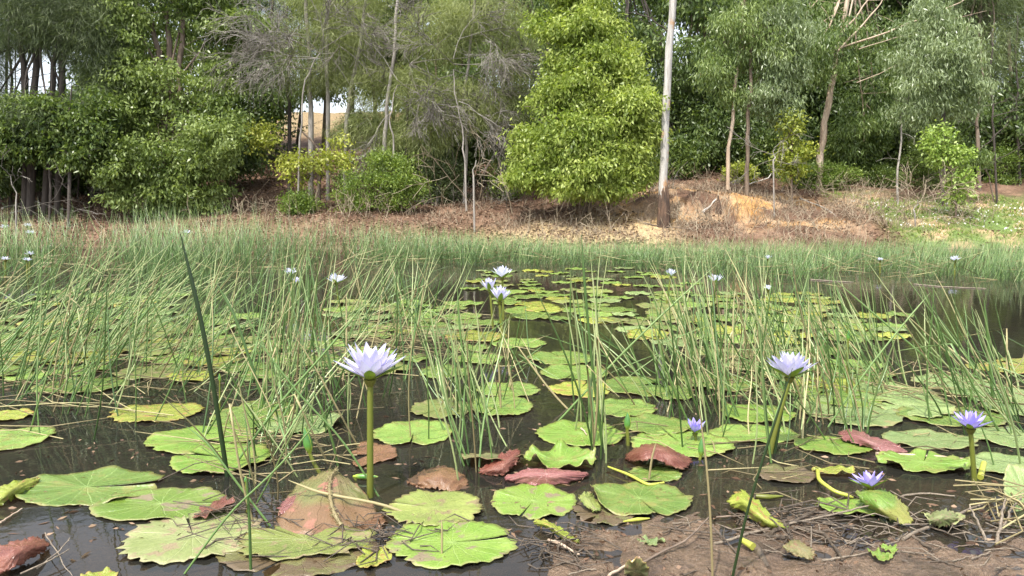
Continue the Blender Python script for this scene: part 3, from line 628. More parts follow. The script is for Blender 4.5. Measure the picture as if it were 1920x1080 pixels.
# extra bare stems in the shade
EX = [(95, 19, 230, 2, 'thin bare stem in the litter under the left casuarina'), (130, 18.5, 280, 3, 'thin pale stem left of the glossy tree'), (545, 21, 130, -4, 'slim dark trunk left of the pale grey trunks'), (760, 20, 60, 10, 'slim dark trunk right of the leaning pale trunk'),
      (800, 20.5, 90, 20, 'slim dark trunk in the middle of the centre thicket'), (935, 20, 150, 6, 'slim grey trunk left of the bright green tree'), (1865, 20, 180, -5, 'slim dark trunk in the shade near the right edge'), (1905, 23, 150, 2, 'stout dark trunk at the right edge'), (1830, 22, 200, 6, 'dark trunk behind the wispy sapling'),
      (150, 21, 60, 14, 'dark trunk with sky beside it at the upper left'), (25, 21, 60, -8, 'dark trunk near the left edge of the sky gap'), (180, 22, 70, 5, 'dark trunk at the right side of the left sky gap')]
for q, (px, Y, topy, lean, lab) in enumerate(EX):
    b = base_at(px, Y); t = thing('bare_trunk', lab, 'tree', b)
    o = trunk_part(t, Y, px, [(px+lean*.5, (topy+300)/2), (px+lean, topy), (px+lean*1.5, topy-120)], (.028+.014*(q % 3)), .015, M['bark_dark' if q % 4 or px < 250 else 'bark_brown'], 'trunk', 7, .05, q)
    mb = MB(); r = np.random.default_rng(q)
    for _ in range(4): twig_tree(mb, np.array(atY(px+lean, topy+40*_, Y)), unit(np.array([r.choice([-1, 1]), r.normal()*.4, .5])), .8, .014, 2, r, .5, 3)
    o2 = mb.build('twigs', M['bark_dark'], t)
    for z_ in (o, o2): z_.matrix_parent_inverse = Matrix.Translation(-b)

# charred stump on the clay bank
b = base_at(1346, GY(1346, 402)); t = thing('charred_stump', 'small blackened splintered stump standing on the clay bank', 'stump', b)
mb = MB()
for q in range(6):
    a = q/6*6.28; mb.tube([[b.x+.035*math.cos(a), b.y+.035*math.sin(a), b.z-.1], [b.x+.03*math.cos(a)-.01, b.y+.03*math.sin(a), b.z+.2], [b.x+.02*math.cos(a)-.03, b.y+.02*math.sin(a), b.z+.36+.09*math.sin(q*2)]], [.045, .035, .008], 6, a=.3, cap=True)
mb.build('stump_wood', M['char'], t).matrix_parent_inverse = Matrix.Translation(-b)

# fallen branches on the bank
def fallen(label, pts, rad, mat, Yf, seed=1, name='fallen_branch', lift=.02, cat='branch'):
    W = []
    for (px, py) in pts:
        lo, hi = 15.5, 30.   # march along the ray to the ground
        d = ray(px, py); Y = lo
        while Y < hi and CAM_H+d.z*Y/d.y > hz(d.x*Y/d.y, Y)+.0: Y += .08
        W.append([d.x*Y/d.y, Y, hz(d.x*Y/d.y, Y)+lift])
    W = np.array(W); mb = MB(); P2 = []
    for a in range(len(W)-1):
        s_ = wob(W[a], W[a+1], 5, .02, seed+a); P2 += list(s_ if a == len(W)-2 else s_[:-1])
    mb.tube(P2, np.linspace(rad, rad*.4, len(P2)), 6, a=.6, cap=True)
    o = mb.build(name, M[mat], None); c = Vector(W[0]); o.data.transform(Matrix.Translation(-c)); o.location = c
    return tag(o, label, cat)
fallen('pale fallen branch slanting down the yellow clay at the right of the stump', [(1500, 375), (1545, 392), (1585, 420)], .025, 'bark_grey', 0)
fallen('curved pale stick arching over the clay edge below the bare bush', [(1405, 352), (1440, 340), (1452, 325), (1480, 326)], .018, 'bark_white', 0, lift=.1)
fallen('short pale root leaning at the left of the charred stump', [(1318, 405), (1332, 392), (1343, 384)], .03, 'bark_white', 0)
fallen('long thin stick lying on the clay at the foot of the bare pole', [(1208, 420), (1240, 428), (1300, 432)], .02, 'bark_brown', 0)
fallen('grey branch lying along the far left shore', [(5, 398), (60, 384), (120, 400)], .03, 'bark_grey', 0, lift=.1)
fallen('second grey branch lying under the far left limb', [(20, 406), (80, 396), (150, 402)], .02, 'bark_grey', 0, lift=.08)
fallen('dark root hanging over the clay face', [(1470, 352), (1462, 375), (1470, 400)], .03, 'bark_brown', 0)
fallen('thin stick lying in the litter between the two leafy trees', [(415, 352), (450, 345), (475, 375)], .015, 'bark_grey', 0)

# leaf litter and dry ground plants on the bank
n = 60000; lx = rng.uniform(-13, 13, n); ly = 16+rng.random(n)**1.6*14; lz = height(lx, ly)
sh_ = np.interp(lx, [p[0] for p in YS], [p[1] for p in YS]); onclay = (lx > 2.8)*(lx < 8)*(ly-sh_ < 5)
slope = np.abs(height(lx, ly+.12)-height(lx, ly-.12))/.24
keep = (lz > .04)*(rng.random(n) < np.where(onclay, np.clip(1.0-slope*1.3, .06, .75)*np.where(vnoise(lx*1.7, ly*1.7) > .1, 1, .2), 1))*((lx < 8.8)+(rng.random(n) < .1)).astype(bool); C = np.stack([lx, ly, lz+.008+.02*rng.random(n)], 1)[keep.astype(bool)]
D = unit(rng.normal(size=C.shape)*[1, 1, .35]); V, F, T = leaves(C, D, .05+.06*rng.random(len(C)), .012+.01*rng.random(len(C)), rng.random(len(C)), .5)
tag(link('leaf_litter', mesh_np('leaf_litter', V, F, M['litter'], {'tint': T})), kind='stuff')
def blades(xs, ys_, h, wd, mat, name, tint, lean=.35, leanx=0, zoff=-.01, seg=2, under=None):
    n = len(xs); z0 = height(xs, ys_) if under is None else np.full(n, under); B = np.stack([xs, ys_, z0+zoff], 1)
    D = unit(np.stack([rng.normal(size=n)*lean*(1+1.2*(rng.random(n) < .2))+leanx, rng.normal(size=n)*lean, np.ones(n)], 1)); T_ = B+D*h[:, None]
    bend = rng.normal(size=(n, 3))*h[:, None]*.08; bend[:, 2] = -np.abs(bend[:, 2])
    Mp = (B+T_)/2+bend; S = unit(np.cross(D, unit(rng.normal(size=(n, 3))*.5+[0, -1, 0])))*wd[:, None]
    S2 = unit(np.cross(D, S))*wd[:, None]
    # three-sided stem in two segments to a point
    ring = lambda c, s: [c+S*s, c-S*.5*s+S2*.87*s, c-S*.5*s-S2*.87*s]
    V = np.stack(ring(B, 1)+ring(Mp, .85)+[T_], 1)
    o = (np.arange(n)*7)[:, None]
    F4 = np.concatenate([o+np.array([[0, 1, 4, 3]]), o+np.array([[1, 2, 5, 4]]), o+np.array([[2, 0, 3, 5]])])
    F3 = np.concatenate([o+np.array([[3, 4, 6]]), o+np.array([[4, 5, 6]]), o+np.array([[5, 3, 6]])])
    tt = np.repeat(tint[:, None], 7, 1); tt[:, 6] = np.clip(tt[:, 6]+.2, 0, 1)
    return tag(link(name, mesh_np(name, V.reshape(-1, 3), [F4, F3], mat, {'tint': tt.ravel()}, True)), kind='stuff')
n = 13000; gx = rng.uniform(-12, 12, n); gy = 15.6+rng.random(n)**1.8*5; d_ = vnoise(gx*1.7, gy*1.7)+.5*vnoise(gx*5, gy*5)
k_ = (height(gx, gy) > .05)*(d_ > -.3)*((gx > -2)+(rng.random(n) < .25)).astype(bool)*(gx < 9.5); k_ = k_.astype(bool)
blades(gx[k_], gy[k_], .12+.22*rng.random(k_.sum()), .0035+.002*rng.random(k_.sum()), M['dry'], 'dry_grass', rng.random(k_.sum()), .45)
n = 9000; gx = rng.uniform(8.3, 16, n); gy = 16.6+rng.random(n)*4.5; k_ = (vnoise(gx*1.3, gy*1.3)+.4*vnoise(gx*5, gy*5) > -.25)*(gx+fbm(gx, gy) > 8.8); k_ = k_.astype(bool)
blades(gx[k_], gy[k_], .05+.11*rng.random(k_.sum()), .006+.004*rng.random(k_.sum()), M['shrub_leaf'], 'bank_grass', .4+.5*rng.random(k_.sum()), .6)
n = 260; gx = rng.uniform(8.8, 14, n); gy = 17.2+rng.random(n)*2.5; C = np.stack([gx, gy, height(gx, gy)+.1], 1)
# tiny white daisies in the bank grass
wm, t_, N_, L_, B_, O_ = newmat('white_daisy'); B_.inputs['Base Color'].default_value = (.75, .75, .7, 1); M['white'] = wm
V, F, T = leaves(np.repeat(C, 3, 0), unit(rng.normal(size=(3*n, 3))), .03, .012, np.ones(3*n)); tag(link('daisies', mesh_np('daisies', V, F, wm, {'tint': T})), kind='stuff')
# low dry brush along the clay bank foot and top
def brush(lab, px, Y, wpx, n, seed, mat='dry', h=.35):
    b = base_at(px, Y); t = MB(); r = np.random.default_rng(seed)
    for _ in range(n):
        x_ = b.x+r.normal()*wpx*mpp(Y)*.5; y_ = Y+r.normal()*.3; twig_tree(t, [x_, y_, hz(x_, y_)], unit(np.array([r.normal()*.6, r.normal()*.5, 1])), h*(.5+r.random()), .008, 1, r, .6, 4, minr=.0042)
    o = t.build('dry_bush', M[mat], None); o.data.transform(Matrix.Translation(-b)); o.location = b
    return tag(o, lab, 'dry bush', 'dry bushes on the bank')
for q, (px, py, w_, n_, lab) in enumerate([(1400, 408, 90, 18, 'low dry brush at the foot of the clay face right of the stump'), (1630, 412, 90, 40, 'low dry brush left of the brush pile'), (1265, 418, 80, 30, 'dry straw tuft at the foot of the bare pole'), (1560, 352, 110, 44, 'dry brush along the top of the clay bank'),
        (1350, 350, 120, 40, 'dry brush on the rim behind the charred stump'), (930, 380, 90, 30, 'dry brush left of the bright green tree'), (800, 385, 120, 34, 'dry brush in the litter right of the green shrub'), (1770, 412, 80, 36, 'dry brush at the foot of the lime bush'), (200, 375, 180, 30, 'dry twigs in the litter at the left'), (1480, 427, 110, 20, 'dry tuft at the foot of the yellow clay'),
        (1500, 398, 60, 10, 'tuft of dead stalks growing out of the middle of the clay face'), (1320, 428, 90, 16, 'straw-coloured tuft between the pole and the stump'), (1600, 384, 70, 18, 'dead stalks where the clay bank slopes down to the right'), (1235, 360, 60, 12, 'dead weeds just behind the charred foot of the pole'), (660, 405, 140, 30, 'dead weeds in the litter in front of the round green shrub'), (450, 405, 120, 22, 'dead weeds in the litter right of the glossy tree'), (1060, 425, 140, 34, 'pale dry weeds in front of the bright green tree')]):
    brush(lab, px, min(GY(px, py), 21), w_, n_, 70+q, 'grey_twig' if q in (5, 6, 8, 13) else 'dry', .42)

# ---------------------------------------------------------------- rush bed (uncountable part)
def bed(n, xr, yfun, hfun, leanx, mat, name, tint, seed, dens=None, wd=.0042):
    u = rng.uniform(xr[0], xr[1], n); v = rng.random(n)
    Y = np.array([yfun(a, b) for a, b in zip(u, v)]); X = (u-960)/F_PX*Y
    k = np.ones(n, bool) if dens is None else dens(X, Y, u)
    X, Y, u = X[k], Y[k], u[k]; n = len(X)
    h = hfun(u, Y)*(.4+.75*rng.random(n)); return X, Y, h, n
def yf_far(u, v):
    front = np.interp(u, [-150, 300, 600, 860, 1000, 1250, 1400, 1600, 2100], [9.5, 8.5, 10.5, 11.6, 12, 10.8, 9.6, 9.3, 9.0])
    back = np.interp(u, [-150, 900, 1250, 2100], [16.5, 15.8, 15.6, 15.9]); return front+(back-front)*v**1.15
hf_far = lambda u, Y: np.interp(u, [-150, 500, 700, 900, 1100, 1300, 1900, 2100], [1.02, 1.0, .84, .6, .40, .46, .46, .48])*np.interp(Y, [9, 12, 16], [1.0, .95, .8])
dens = lambda X, Y, u: (vnoise(X*.9, Y*.9)+.6*vnoise(X*3, Y*3) > np.where(u < 420, .18, np.where(u < 800, -.25, -.5)))
X, Y, h, n = bed(15500, (-150, 2080), yf_far, hf_far, .1, M['rush'], 'x', 0, 1, dens)
tint = np.clip(.30+.2*rng.normal(size=n)+.1*vnoise(X*1.5, Y*1.5), 0, 1)
blades(X, Y, h, .0027+.0016*rng.random(n), M['rush'], 'rush_bed', tint, .22, .12, zoff=-.02, under=0.0)
# straw mat lying between the stems
n = 1100; u = rng.uniform(-150, 2080, n); Y = np.array([yf_far(a, b) for a, b in zip(u, rng.random(n)*.7)]); X = (u-960)/F_PX*Y
C = np.stack([X, Y, .02+.12*rng.random(n)], 1); D = unit(rng.normal(size=(n, 3))*[1, .6, .25]+[.2, 0, .12])
mbx = leaves(C, D, .35+.3*rng.random(n), .0045, rng.random(n)*.8)
tag(link('rush_thatch', mesh_np('rush_thatch', mbx[0], mbx[1], M['rush_straw'], {'tint': mbx[2]})), kind='stuff')

# ---------------------------------------------------------------- rush clumps (near, individual stems)
def stem_mesh(bend, kink, r=.0045, mat='rush', tint=.4, seg=9):
    mb = MB(); t = np.linspace(0, 1, seg); x = bend*t*t; z = t.copy(); y = .01*np.sin(t*5)
    if kink:
        k = t > kink; x[k] = bend*kink**2+(t[k]-kink)*.75; z[k] = kink-(t[k]-kink)*.35
    rad = r*np.interp(t, [0, .7, .93, 1], [1, .85, .5, .12])
    mb.tube(np.stack([x, y, z], 1), rad, 6, a=np.clip(tint+.25*t-.05, 0, 1))
    o = MB.build(mb, 'stem', M[mat]); me = o.data; bpy.data.objects.remove(o); return me
POOL = [stem_mesh(b, 0, .0031, 'rush', tn) for b in (-.05, 0, .04, .10) for tn in (.08, .3, .5, .75)]
POOLK = [stem_mesh(.04, .62, .0042, 'rush', .42), stem_mesh(.02, .75, .0042, 'rush_straw', .6)]
POOLS = [stem_mesh(.06, 0, .003, 'rush_straw', tn) for tn in (.35, .6, .8)]
def place_stem(Bp, Tp, me, parent, r, thick=1.0, name='stem', roll=None):
    d = Tp-Bp; Lh = d.length
    q = d.to_track_quat('Z', 'Y') @ Quaternion((0, 0, 1), r.random()*6.28 if roll is None else roll)
    o = bpy.data.objects.new(name, me); COL.objects.link(o)
    o.rotation_mode = 'QUATERNION'; o.rotation_quaternion = q; o.scale = (thick, thick, Lh)
    o.location = Bp-(parent.location if parent else Vector()); o.parent = parent; return o
def clump(label, bx, by, sx, sy, tx, ty, stx, sty, n, seed, straw=.15, kink=.08, dY=.25, group='rush clumps standing in the pond'):
    r = random.Random(seed); c = onz(bx, by); t = thing('rush_clump', label, 'rushes', c, group)
    for _ in range(n):
        gx_, gy_ = r.gauss(0, 1), r.gauss(0, 1)
        b = onz(bx+gx_*sx*1.45, min(by+gy_*sy*1.25, 1000), 0)
        tp = atY(tx+gx_*sx*.6+r.gauss(0, 1)*stx, ty+abs(r.gauss(0, 1))*sty, b.y+r.uniform(-dY, dY))
        if tp.z < .12: tp.z = .12+r.random()*.15
        b2 = b.copy(); b2.z = -.05
        u = r.random(); me = r.choice(POOLS) if u < straw else (r.choice(POOLK) if u < straw+kink else r.choice(POOL))
        place_stem(b2, tp, me, t, r, .8+.45*r.random())
    return t
CL = [
 ('dense rush clump at the left edge with stems leaning far to the right', -60, 640, 60, 30, 130, 440, 50, 70, 60),
 ('rush clump near the left edge above the round far-left pads', 40, 690, 45, 35, 190, 440, 60, 80, 70),
 ('rush clump in the left half with stems crossing over the half-sunk pads', 150, 650, 50, 35, 330, 450, 60, 80, 80),
 ('tall thin rush clump behind the small yellowish pad at the left', 120, 745, 45, 30, 180, 480, 60, 90, 50),
 ('wide rush clump leaning right between the left edge and the dark thick stem', 270, 640, 45, 30, 400, 450, 55, 80, 80),
 ('rush clump around the foot of the thick dark stem', 350, 700, 45, 35, 420, 460, 60, 100, 60),
 ('upright rush clump left of the large lilac flower with the tallest tips', 520, 700, 36, 40, 565, 430, 25, 90, 75),
 ('loose rush clump just left of the big flower stalk', 560, 790, 45, 40, 590, 560, 70, 110, 48),
 ('spiky rush clump between the bud and the bright double pad', 480, 880, 35, 30, 480, 650, 60, 110, 24),
 ('rush clump behind the small pair of flowers at mid left', 660, 610, 40, 25, 720, 440, 50, 60, 60),
 ('rush clump in the middle behind the two flat pads', 780, 640, 40, 35, 800, 460, 45, 80, 60),
 ('rush clump with crossing stems right of the big lilac flower', 880, 800, 28, 35, 850, 560, 45, 100, 46),
 ('sparse rush clump beside the overlapping middle pads', 930, 720, 35, 25, 950, 560, 60, 80, 30),
 ('tall narrow rush clump standing right of the middle of the pond', 1120, 815, 14, 26, 1098, 450, 22, 130, 17),
 ('fine rush clump leaning left behind the notched pad', 1220, 740, 22, 25, 1140, 560, 55, 60, 26),
 ('thick rush clump left of the right-hand tall flower', 1335, 745, 34, 30, 1280, 450, 40, 100, 74),
 ('dense green rush clump behind the right-hand tall flower', 1440, 700, 34, 25, 1420, 460, 45, 80, 78),
 ('straw-mixed rush clump around the stalk of the right-hand tall flower', 1480, 790, 32, 30, 1450, 560, 60, 90, 44),
 ('rush clump leaning left in front of the open water', 1560, 710, 26, 22, 1500, 500, 45, 70, 44),
 ('fan of rushes leaning left from the pale right-hand pads', 1665, 720, 16, 14, 1580, 500, 55, 90, 40),
 ('rush clump of long left-leaning stems in the open water at right', 1830, 770, 34, 40, 1730, 500, 50, 80, 36),
 ('long-stemmed rush clump at the right edge', 1930, 780, 30, 40, 1840, 540, 60, 90, 26),
 ('small rush clump rising between the right-hand pads', 1600, 800, 20, 14, 1590, 590, 40, 60, 18)]
for q, c in enumerate(CL): clump(*c[:-1], int(c[-1]*(.85 if q < 6 else 1.0)), seed=200+q, straw=.25 if 'straw' in c[0] or q in (8, 12) else .09)
# flattened old stems: a matted tangle at water level
def mat_tangle(label, cx, cy, sx, sy, n, seed, length=.55, dirx=1.0, zmax=.14, mat='rush_straw', rad=.0024):
    r = np.random.default_rng(seed); t = MB(); c = np.array(onz(cx, cy))
    for _ in range(n):
        p = np.array(onz(cx+r.normal()*sx, cy+r.normal()*sy, 0)); d = unit(np.array([dirx*r.normal(), r.normal()*.7, 0])); L = length*(.4+.9*r.random())
        z0, z1 = .005+r.random()*zmax*.4, .005+r.random()*zmax
        a = p-d*L/2; b = p+d*L/2; a[2] = z0; b[2] = z1; m_ = (a+b)/2+r.normal(size=3)*[.02, .02, .012]; m_[2] = max(m_[2], .004)
        t.tube([a, m_, b], [rad, rad, rad*.4], 4, a=float(r.random())*.8)
    o = t.build('rush_tangle', M['rush_straw'], None); o.data.transform(Matrix.Translation(-Vector(c))); o.location = c
    o.data.materials[0] = M[mat]; tag(o, label, 'dead rushes', 'tangles of fallen rushes', 'stuff')
mat_tangle('flattened straw rushes matted over the water at the left', 200, 660, 150, 38, 70, 1, .5)
mat_tangle('flattened straw rushes below the left clumps', 170, 745, 150, 25, 45, 2, .4)
mat_tangle('brown tangle of fallen rushes left of the big flower', 560, 660, 90, 40, 90, 3, .4)
mat_tangle('brown tangle of fallen rushes around the middle clump', 760, 640, 70, 30, 80, 4, .4)
mat_tangle('tangle of fallen rushes by the right-hand tall flower', 1400, 700, 60, 35, 90, 5, .35)
mat_tangle('fallen rushes lying across the pale right-hand pads', 1740, 735, 90, 22, 36, 6, .5)
mat_tangle('broken rushes floating between the near pads', 520, 850, 90, 40, 34, 7, .3, 1, .08)
mat_tangle('broken rushes floating in the right foreground', 1500, 860, 180, 40, 34, 8, .25, 1, .03)
mat_tangle('matted dark rotting stems in the mud below the yellow spear leaf', 1050, 1035, 50, 22, 34, 21, .12, 1, .03, 'wet_twig', .0022)
mat_tangle('matted blackish roots and stems in the mud right of centre', 1490, 990, 75, 26, 56, 22, .16, 1, .035, 'wet_twig', .0025)
mat_tangle('heap of dry broken stalks in the mud at the far right', 1890, 972, 35, 18, 26, 23, .2, 1, .09, 'rush_straw', .0028)
mat_tangle('tan broken straws scattered along the wet mud edge', 1650, 1000, 170, 28, 60, 24, .10, 1, .02, 'tan_twig', .0018)
mat_tangle('dark rotting stems on the drowned pads at the bottom centre', 690, 1010, 60, 22, 50, 25, .12, 1, .02, 'wet_twig', .002)
mat_tangle('dark stems rotting over the lower left tattered pad', 440, 985, 40, 30, 26, 26, .2, 1, .05, 'wet_twig', .0018)
# hand placed single stems
def single(label, pts, rad, tint=.15, mat='rush', Y=None, name='lone_rush', tip=.15, cat='rush'):
    """pts: (px, py, z or None). first point lies on the water; the rest share its distance"""
    b = onz(pts[0][0], pts[0][1], pts[0][2] if len(pts[0]) > 2 else 0); W = [np.array(b)-[0, 0, .03]]
    for k_, p_ in enumerate(pts[1:]): W.append(np.array(atY(p_[0], p_[1], b.y+(p_[2] if len(p_) > 2 else 0))))
    W = np.array(W); tt = np.linspace(0, len(W)-1, 14); P2 = np.stack([np.interp(tt, np.arange(len(W)), W[:, k]) for k in range(3)], 1)
    for _ in range(2): P2[1:-1] = (P2[:-2]+P2[1:-1]*2+P2[2:])/4
    mb = MB(); mb.tube(P2, rad*np.interp(np.linspace(0, 1, 14), [0, .8, 1], [1, .85, tip]), 8, a=np.linspace(tint, tint+.12, 14), cap=True)
    o = mb.build(name, M[mat], None); o.data.transform(Matrix.Translation(-b)); o.location = b
    return tag(o, label, cat)
single('thick dark green rush stem standing alone left of the big flower, leaning left', [(428, 893), (400, 720), (375, 590), (338, 438)], .0085, .0, 'rush_dark')
single('long green stem bending right just beside the thick dark stem', [(500, 760), (470, 680), (440, 590), (405, 530)], .0075, .12)
single('dark stem rising almost upright through the middle clump', [(1132, 838), (1112, 700), (1098, 560), (1090, 440)], .006, .1)
single('pale dry stem standing in the mud near the bottom right of centre', [(1337, 1072, .03), (1333, 980), (1325, 870), (1310, 760)], .003, .5, 'rush_straw')
single('dark slanting stem in the mud crossing in front of the right-hand stalk', [(1372, 1070, .03), (1400, 960), (1440, 830), (1486, 690)], .0036, .0, 'rush_dark')
single('dark blunt stem in front of the right-hand tall flower', [(1450, 850), (1468, 760), (1482, 668)], .006, .0, 'rush_dark')
single('long green stem at the left of the middle clump leaning left', [(885, 790), (872, 700), (860, 600), (858, 540)], .005, .35)
single('long diagonal stem sloping down right across the bud', [(720, 930), (640, 820), (560, 740), (470, 620)], .0034, .35)
single('long pale stem leaning right in front of the bright double pad', [(430, 870), (520, 760), (620, 650), (690, 560)], .0045, .45)
single('tan straw lying over the curled withered leaf', [(800, 962), (720, 945), (600, 925), (540, 900)], .005, .6, 'rush_straw')
single('long crossing stem behind the pads leaning to the upper right', [(1035, 790), (1130, 700), (1230, 600), (1350, 490)], .0045, .5)
single('long low stem slanting across the open water at mid right', [(1850, 760), (1760, 690), (1640, 590), (1560, 520)], .0045, .45)
single('thin stem crossing the other way in the open water', [(1545, 800), (1620, 700), (1700, 600), (1745, 548)], .004, .5)
single('green stem standing near the purple right-hand flower', [(1865, 770), (1855, 660), (1845, 560)], .007, .15)
single('short straw stub standing in the shallows', [(1215, 900), (1222, 860), (1230, 830)], .004, .5, 'rush_straw')
single('stem leaning left over the lower left pads', [(520, 985), (440, 900), (390, 830), (350, 800)], .0034, .4)
single('thin stem standing over the mottled lower pad', [(828, 1040), (829, 1000), (828, 975)], .003, .6, 'rush_straw')
single('long straw across the lower left tattered pad', [(330, 1075), (430, 960), (520, 880), (620, 760)], .0028, .45)
single('thin dark stem rising over the lower left tattered pad', [(470, 1070), (468, 980), (462, 890)], .004, .1)

# ---------------------------------------------------------------- lily pads
PN = [0]
def rotated(v, ax, ang):
    return v
def disc(rx, ry, r, notch=None, teeth=1.0, rag=.012, ruffle=.004, na=96, nrad=9, gap=.03, cup=0.0):
    """local pad surface; returns grid verts (nrad*na), uv, faces (open at the notch)"""
    th0 = r.random()*6.28 if notch is None else notch
    th = th0+gap+(2*math.pi-2*gap)*np.arange(na)/(na-1)
    nt = int(r.integers(22, 34))
    edge = 1+rag*(np.sin(th*3+r.random()*6)+.7*np.sin(th*5+r.random()*6)+.5*np.sin(th*9+r.random()*6))
    edge = edge+teeth*(.038*np.abs(((th*nt/6.283) % 1)-.35)*2-.024+.012*r.normal(size=na)*.8)
    # a few bites
    for _ in range(int(r.integers(0, 4))): edge -= (.05+.08*r.random())*np.exp(-((th-th0-r.random()*6.28)/.05)**2)
    rr = (np.arange(nrad)/(nrad-1))**.8
    near = np.minimum(np.arange(na), na-1-np.arange(na))/na
    e2 = edge*(1-.12*np.exp(-(near/.02)**2))
    Rg, Tg = np.meshgrid(rr, th, indexing='ij'); Rr = Rg*e2[None]
    x = Rr*np.cos(Tg); y = Rr*np.sin(Tg)
    a1, a2, a3 = r.random(3)*6.28
    z = ruffle*(Rg**3)*(np.sin(Tg*5+a1)+.8*np.sin(Tg*8+a2)+.5*np.sin(Tg*13+a3)+.6) + ruffle*.35*Rg*np.sin(Tg*2+a3)+cup*Rg**2
    uv = np.stack([Rg*np.cos(Tg-th0), Rg*np.sin(Tg-th0)], -1).reshape(-1, 2)
    V = np.stack([x*rx, y*ry, z], -1).reshape(-1, 3)
    i = np.arange(nrad-1)[:, None]*na; j = np.arange(na-1)[None]
    F = np.stack([i+j, i+na+j, i+na+j+1, i+j+1], -1).reshape(-1, 4)
    return V, uv, F
def bend_fn(V, axis, u0, k, sign=1):
    """roll the part of the sheet beyond u0 along direction 'axis' with curvature k (1/m)"""
    a = np.array([math.cos(axis), math.sin(axis), 0]); u = V@a; m = u > u0
    du = u-u0; ang = du*k
    nu = np.where(m, u0+np.sin(ang)/k, u); zz = V[:, 2]
    V2 = V+(nu-u)[:, None]*a; dz = sign*(1-np.cos(ang))/k
    V2[:, 2] = np.where(m, zz*np.cos(ang)+dz, zz); 
    V2 = V2-np.where(m, sign*zz*np.sin(ang), 0)[:, None]*a
    return V2
def pad(label, x0, x1, y0, y1, mat='green', z=None, notch=None, bends=(), tilt=None, under='under', teeth=1., rag=.014, ruffle=.004, gap=.03, seed=None, cup=0, name='lily_pad', cat='lily pad', group='lily pads', sink=0, ratio=(.62, 1.5), yaw=0., lift=0, stalk=None):
    PN[0] += 1; r = np.random.default_rng(PN[0]*13+5 if seed is None else seed)
    cx = (x0+x1)/2; cz = .004 if z is None else z
    a = onz(cx, y1, cz); b = onz(cx, y0, cz); c = (a+b)/2
    rx = (x1-x0)/2*(c-Vector((0, 0, CAM_H))).length/math.hypot(F_PX, 0)*.985; ry = (b.y-a.y)/2
    ry = min(max(ry, rx*ratio[0]), rx*ratio[1])
    V, uv, F = disc(rx, ry, r, notch, teeth, rag, ruffle, gap=gap, cup=cup)
    for bd in bends: V = bend_fn(V, *bd)
    if yaw: V = V@np.array(Matrix.Rotation(-yaw, 3, 'Z'))
    if tilt is not None:
        V = V@np.array((Matrix.Rotation(R(tilt[0]), 3, 'X')@Matrix.Rotation(R(tilt[1]), 3, 'Y')).transposed())
    if not tilt and not bends and sink == 0: V[:, 2] = np.maximum(V[:, 2], -.001*1)
    n = len(V); th_ = .0016
    # underside, then rim
    P0 = V[:n]; na = 96; G = V.reshape(-1, na, 3); du = np.gradient(G, axis=1); dv = np.gradient(G, axis=0); Nn = unit(np.cross(dv, du)).reshape(-1, 3)
    flip = np.where(Nn[:, 2].mean() < 0, -1, 1); Vb = V-Nn*flip*th_
    Vall = np.vstack([V, Vb]); Fb = F[:, ::-1]+n
    nrad = n//na; jr = np.arange(na-1); o_ = (nrad-1)*na
    rim = np.stack([o_+jr, o_+jr+n, o_+jr+1+n, o_+jr+1], -1)
    ir = np.arange(nrad-1); s1 = np.stack([ir*na, (ir+1)*na, (ir+1)*na+n, ir*na+n], -1); s2 = s1+(na-1); s2 = s2[:, ::-1]
    FF = np.vstack([F, Fb, rim, s1, s2]); mi = np.concatenate([np.zeros(len(F)), np.ones(len(Fb)), np.zeros(len(rim)+2*len(s1))]).astype(int)
    mats = [P[mat], P[under]]
    if stalk is None:
        o = link(name, mesh_np(name, Vall, FF, mats, None, True, mi, np.vstack([uv, uv])))
        o.location = c+Vector((0, 0, lift)); tag(o, label, cat, group)
    else:
        t = thing(name, label, cat, c, group); o = link('blade', mesh_np('blade', Vall, FF, mats, None, True, mi, np.vstack([uv, uv])), t); o.location = (0, 0, lift); o = t
    return o
G = 'green'
